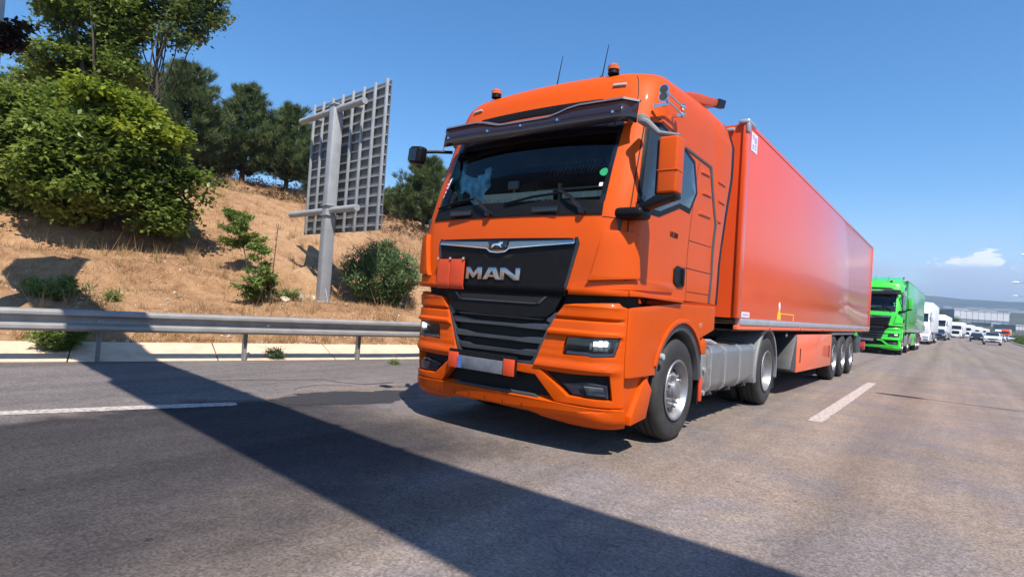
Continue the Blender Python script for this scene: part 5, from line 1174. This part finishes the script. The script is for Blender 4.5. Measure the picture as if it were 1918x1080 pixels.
# median hedge
C = []
for k in range(1500):
    Y = random.uniform(18, 260); h = .9+.5*mn.noise((0, Y*.15, 0)); x = median_x(Y)+1.35+random.gauss(0, .45); z = .15+abs(random.gauss(0, .5))*h; C.append((x, Y, min(z, 1.6)))
P = np.repeat(np.array(C), 34, 0)+rng.normal(0, .2, (len(C)*34, 3)); V, F = leaf_geo(P, .2, .5); tag(mesh_np('median_hedge', V, F, M['leaf_dark']), 'dark green hedge growing in the median on the right', 'hedge', kind='stuff')
# road-side trees beyond the queue
for px, py, D, H, R_, lb in ((1772, 618, 215, 8.5, 4.2, 'green roadside tree above the second white lorry'), (1758, 618, 205, 9.5, 4.0, 'taller roadside tree directly right of the first white lorry'), (1787, 618, 230, 7.2, 3.0, 'darker roadside tree above the gap in the queue'), (1812, 618, 330, 6.5, 6, 'dark tree clump below the warehouse, left one'), (1832, 618, 350, 7.5, 7, 'dark tree clump below the warehouse, right one')):
    p = dep(px, py, D); T = thing('roadside_tree', (p.x, p.y, 0), lb, 'tree', 'trees beyond the queue of lorries'); tb = MB(); limb(tb, (0, 0, 0), (0, 0, H*.7), .2, .08, .03); tb.build('trunk', M['bark'], T)
    P = clump_points([(0, 0, H*.6, R_, R_, H*.42, 1), (R_*.5, 0, H*.4, R_*.8, R_*.8, H*.35, .8), (-R_*.5, 0, H*.4, R_*.8, R_*.8, H*.35, .8)], 45, 22, 1.0); V, F = leaf_geo(P, .6, .6); mesh_np('crown', V, F, M['leaf_dark'], T)
T = None
p = dep(1642, 560, 72); Tn = thing('roadside_tree', (p.x-3, p.y+3, 0), 'pale tree top showing just above the green lorry roof', 'tree', 'trees beyond the queue of lorries'); tb = MB(); limb(tb, (0, 0, 0), (0, 0, 5.5), .2, .08, .03); tb.build('trunk', M['bark'], Tn)
P = clump_points([(0, 0, 5.4, 3.0, 3.0, 2.3, 1)], 110, 40, .6); V, F = leaf_geo(P, .28, .5); mesh_np('crown', V, F, M['leaf_dry'], Tn)

# ------------------------------------------------------------------ other vehicles
def lorry(X, Y, label, paint, trailer, rz=0, style=0, H=3.75):
    T = thing('semi_truck', (X-1.25, Y, 0), label, 'truck', 'lorries queuing nose to tail in the same lane', rz)
    P = M[paint]
    c = MB(); c.prism([(0, .95), (0, 1.95), (.10, 2.1), (.34, 2.95), (.55, H-.25), (1.0, H), (2.2, H+.1), (2.25, .95)], -1.23, 1.23); c.build('cab', P, T, bevel=.10, seg=3)
    def front(name, y, z0, z1, x0, x1, m, th=.03, y2=None, bev=.01): return MB().prism([(y-th, z0), ((y if y2 is None else y2)-th, z1), ((y if y2 is None else y2)+.02, z1), (y+.02, z0)], x0, x1).build(name, m, T, bevel=bev)
    front('windscreen', .085, 2.02, 2.88, -1.08, 1.08, M['carglass'], .012, .31, 0)
    front('sun_visor', .22, 2.86, 3.06, -1.12, 1.12, M['smoke'] if style != 1 else P, .14, .30)
    if style == 0: front('grille', .0, .95, 1.75, -.72, .72, M['black']); zs_ = (1.1, 1.3, 1.5)
    elif style == 1: front('grille', .0, 1.25, 1.72, -.85, .85, M['greyplastic']); front('lower_grille', -.04, .55, .9, -.55, .55, M['black']); zs_ = (1.4, 1.55)
    else: front('grille', .0, .62, 1.45, -.9, .9, M['black']); zs_ = (.8, 1.0, 1.2)
    for z in zs_: front('grille_slat', -.03, z, z+.035, -.68, .68, P if style == 1 else M['slat'], .02, None, 0)
    c = MB(); c.prism([(-.04, .32), (-.06, .55), (-.02, .98), (.1, 1.0), (.62, 1.0), (.62, .32)], -1.23, 1.23); c.build('bumper', P, T, bevel=.05)
    for s in (-1, 1):
        MB().box((s*.95-.22, -.085, .64), (s*.95+.22, -.05, .80)).build('headlight', M['lens'], T, bevel=.02)
        MB().box((s*.95-.18, -.075, .42), (s*.95+.18, -.05, .52)).build('fog_lamp', M['lampdark'], T, bevel=.01)
        MB().box((s*1.42-.12, .05, 2.1), (s*1.42+.12, .28, 2.8)).build('mirror', P if s > 0 else M['black'], T, bevel=.03)
        MB().tube([(s*1.2, .3, 2.9), (s*1.4, .18, 2.75)], .03, 6).build('mirror_arm', M['black'], T)
        MB().prism([(.5, 2.15), (.62, 2.85), (1.35, 2.85), (1.4, 2.15)], s*1.225, s*1.238).build('door_window', M['carglass'], T)
        MB().box((s*1.23-.01, 1.25, 1.7), (s*1.23+.015, 1.45, 1.76)).build('door_handle', M['black'], T)
        MB().box((s*1.1-.12, 2.3, .35), (s*1.1+.12, 4.4, .98)).build('side_skirt', P if style else M['greyplastic'], T, bevel=.04)
        wheel(T, 1.235*s, 1.42, s, 'front'); wheel(T, 1.235*s, 5.1, s, 'drive')
        for i in range(3): wheel(T, 1.245*s, 11.0+1.31*i, s, 'trail')
        MB().box((s*1.1-.12, 6.8, .42), (s*1.1+.15, 10.3, 1.05)).build('side_guard', M['greyplastic'], T, bevel=.01)
        MB().prism([(.85, .95), (.9, 1.2), (1.42, 1.3), (1.95, 1.2), (2.05, .95)], s*1.20, s*1.255).build('wheel_arch', P, T, bevel=.01)
    MB().box((-1.27, 3.1, 1.2), (1.27, 16.7, 3.98 if style != 2 else 3.8)).build('trailer_box', M[trailer], T, bevel=.03)
    MB().box((-1.28, 3.1, 1.10), (1.28, 16.7, 1.197)).build('side_rail', M['alu'], T)
    MB().box((-.5, .6, .6), (.5, 16.5, 1.09)).build('chassis', M['chassis'], T)
    MB().box((-.9, .5, .5), (.9, 2.2, .94)).build('engine_block', M['chassis'], T)
    MB().prism([(.95, H-.03), (2.0, H+.22), (2.2, H+.22), (2.2, H)], -1.0, 1.0).build('roof_spoiler', P, T, bevel=.02)
    return T
M['white2'] = mat('white_tarpaulin', (.66, .68, .70), .5, noise=.05)
for X, Y, lb, st_ in ((.82, 61, 'first white lorry, next behind the green one', 1), (1.95, 107, 'second white lorry with the dark blue car in front of it', 2), (4.9, 178, 'third white lorry in the queue with black lower grille', 0), (7.9, 224, 'fourth white lorry in the queue, right behind the third', 0), (11.4, 270, 'fifth white lorry, half hidden behind the fourth', 1), (15.3, 318, 'sixth and farthest white lorry behind the dark car', 2)):
    lorry(X, Y, lb, 'white', 'white2', turn(Y+8), st_)
lorry(13.5, 322, 'farthest white lorry cab beside the sixth one', 'white', 'white2', turn(330), 0).location.x = 19.5
T = lorry(0, 0, 'far orange lorry alone in the right-hand lanes near the median', 'orange', 'brick', turn(300), 0); p = dep(1889, 628, 225); T.location = (p.x-1.0, p.y, 0)
def car(X, Y, rz, paint, label, suv=True):
    T = thing('parked_car' if False else 'car', (X, Y, 0), label, 'car', 'cars far down the road', rz); P = M[paint]; h = .15 if suv else 0
    c = MB(); c.prism([(0, .35), (-.02, .75+h*.5), (.12, .92+h), (1.25, 1.02+h), (4.2, 1.05+h), (4.42, .95+h), (4.45, .40), (4.3, .30), (.15, .28)], -.90, .90); c.build('body', P, T, bevel=.09, seg=3)
    pr_ = [(1.15, 1.0+h), (1.95, 1.48+h), (3.5, 1.5+h), (4.25, 1.02+h)]; V = []
    for s in (-1, 1):
        for (y, z) in pr_: V.append((s*(.82 if z < 1.2+h else .66), y, z))
    c = MB().add(V, [(0, 1, 2, 3), (4, 7, 6, 5), (0, 4, 5, 1), (1, 5, 6, 2), (2, 6, 7, 3), (3, 7, 4, 0)]); c.build('cabin', P, T, bevel=.05)
    c = MB().add([(-.72, 1.20, 1.06+h), (.72, 1.20, 1.06+h), (.60, 1.88, 1.46+h), (-.60, 1.88, 1.46+h)], [(0, 1, 2, 3)]); c.v = [(a, b-.02, c_+.012) for a, b, c_ in c.v]; c.build('windscreen', M['carglass'], T)
    for s in (-1, 1):
        c = MB().add([(s*.815, 1.6, 1.08+h), (s*.815, 3.9, 1.08+h), (s*.70, 3.4, 1.43+h), (s*.70, 2.05, 1.43+h)], [(0, 1, 2, 3)]); c.v = [(a+s*.012, b, c_) for a, b, c_ in c.v]; c.build('side_window', M['carglass'], T)
        MB().box((s*.66-.2, -.04, .66+h*.5), (s*.66+.2, .06, .80+h*.5)).build('headlight', M['lens'], T, bevel=.02)
        MB().box((s*.95-.08, 1.35, 1.05+h), (s*.95+.08, 1.50, 1.18+h)).build('mirror', P, T, bevel=.02)
        for y in (.85, 3.6):
            w_ = MB().lathe([(-.2*s, .2), (-.2*s, .32), (-.02*s, .33), (0, .29), (0, .22)], (s*.91, y, .33), 'x', 24).build('wheel', M['rubber'], T); MB().lathe([(0, .22), (-.03*s, .18), (-.01*s, 0)], (s*.91, y, .33), 'x', 16).build('rim', M['rim'], w_)
    MB().box((-.5, -.035, .62+h*.5), (.5, .05, .78+h*.5)).build('grille', M['black'], T, bevel=.01)
    MB().box((-.75, -.03, .36), (.75, .06, .50)).build('bumper_intake', M['black'], T, bevel=.01)
    MB().box((-.26, -.045, .5), (.26, -.03, .6)).build('number_plate', M['platew'], T)
    return T
p = dep(1859, 643, 74); car(p.x, p.y, -.02, 'carwhite', 'white car driving nearest the median, closest of the far cars')
p = dep(1829, 637, 95); car(p.x, p.y, -.03, 'carblack', 'black car left of the white one in the middle lane', False)
p = dep(1756, 638, 84); car(p.x, p.y, -.02, 'carblue', 'dark blue car pulled in front of the second white lorry')
p = dep(1874, 633, 120); car(p.x, p.y, -.03, 'carwhite', 'white car partly hidden behind the nearest white car', False)
p = dep(1884, 633, 150); car(p.x, p.y, -.04, 'carblue', 'small blue-grey car in front of the far orange lorry', False)
p = dep(1897, 633, 135); car(p.x, p.y, -.04, 'carwhite', 'small white car close to the median kerb', False)

# ------------------------------------------------------------------ buildings far off
def warehouse(px0, px1, pyb, pyt, D, label, band=True):
    a = dep(px0, pyb, D); b = dep(px1, pyb, D); tz = dep((px0+px1)/2, pyt, D).z; gz_ = far_h(a.x, a.y)-2 if a.y > 430 else 0; wd_ = (Vector((a.x, a.y))-Vector((b.x, b.y))).length; an = math.atan2(b.y-a.y, b.x-a.x)
    T = thing('warehouse', (a.x, a.y, min(gz_, a.z)), label, 'building', 'warehouses across the valley', an); h = tz-T.location.z; n_ = 9; mid = h*.52
    for k in range(n_):
        x = wd_*k/n_; MB().box((x+.15, 0, mid), (x+wd_/n_-.15, 18, h)).build('wall_panel', M['warewall'], T)
        MB().box((x+.25, .1, 0), (x+wd_/n_-.25, 17, mid-.5)).build('window', M['wareband'], T)
    MB().box((0, .4, 0), (wd_, 17.5, h-.2)).build('wall', M['wareband'], T); MB().box((-.4, -.4, h), (wd_+.4, 18.5, h+.4)).build('roof', M['roofwhite'], T); return T
warehouse(1786, 1890, 612, 583, 470, 'long pale grey warehouse with a dark window band in the valley')
warehouse(1902, 1960, 622, 611, 380, 'low pale building at the right edge below the long warehouse')
warehouse(1856, 1872, 615, 606, 420, 'small white shed standing under the long warehouse')
for k, (px, py, D, wd_) in enumerate(((1800, 577, 1300, 26), (1828, 579, 1350, 34), (1850, 580, 1280, 30), (1885, 582, 1300, 40), (1905, 585, 1250, 28), (1775, 578, 1350, 16))):
    p = dep(px, py, D); gz_ = far_h(p.x, p.y); T = thing('far_house', (p.x, p.y, gz_), ['whitish house row left of centre at the mountain foot', 'whitish house row in the middle of the mountain foot', 'whitish flat-roofed block above the warehouse roof', 'widest whitish block near the right edge at the mountain foot', 'whitish block at the far right of the mountain foot', 'small whitish house at the far left of the mountain foot'][k], 'building', 'pale buildings at the foot of the mountains')
    MB().box((-wd_/2, 0, -8), (wd_/2, 12, 4)).build('wall', M['warewall'], T); MB().box((-wd_/2-.5, -.5, 4), (wd_/2+.5, 12.5, 5)).build('roof', M['roofwhite'], T)

# ------------------------------------------------------------------ air
hz = MB().box((-4700, -700, -1.2), (4700, 5700, 215)).build('haze', None, None, smooth=0)
hm = bpy.data.materials.new('haze_air'); hm.use_nodes = True; hn = hm.node_tree.nodes; hn.clear(); ho = hn.new('ShaderNodeOutputMaterial'); hv = hn.new('ShaderNodeVolumePrincipled')
hv.inputs['Color'].default_value = (.58, .78, 1, 1); hv.inputs['Density'].default_value = .00032; hv.inputs['Anisotropy'].default_value = .35; hm.node_tree.links.new(hv.outputs[0], ho.inputs['Volume']); hz.data.materials.append(hm)
tag(hz, 'thin blue summer haze over the whole valley', 'haze', kind='stuff')
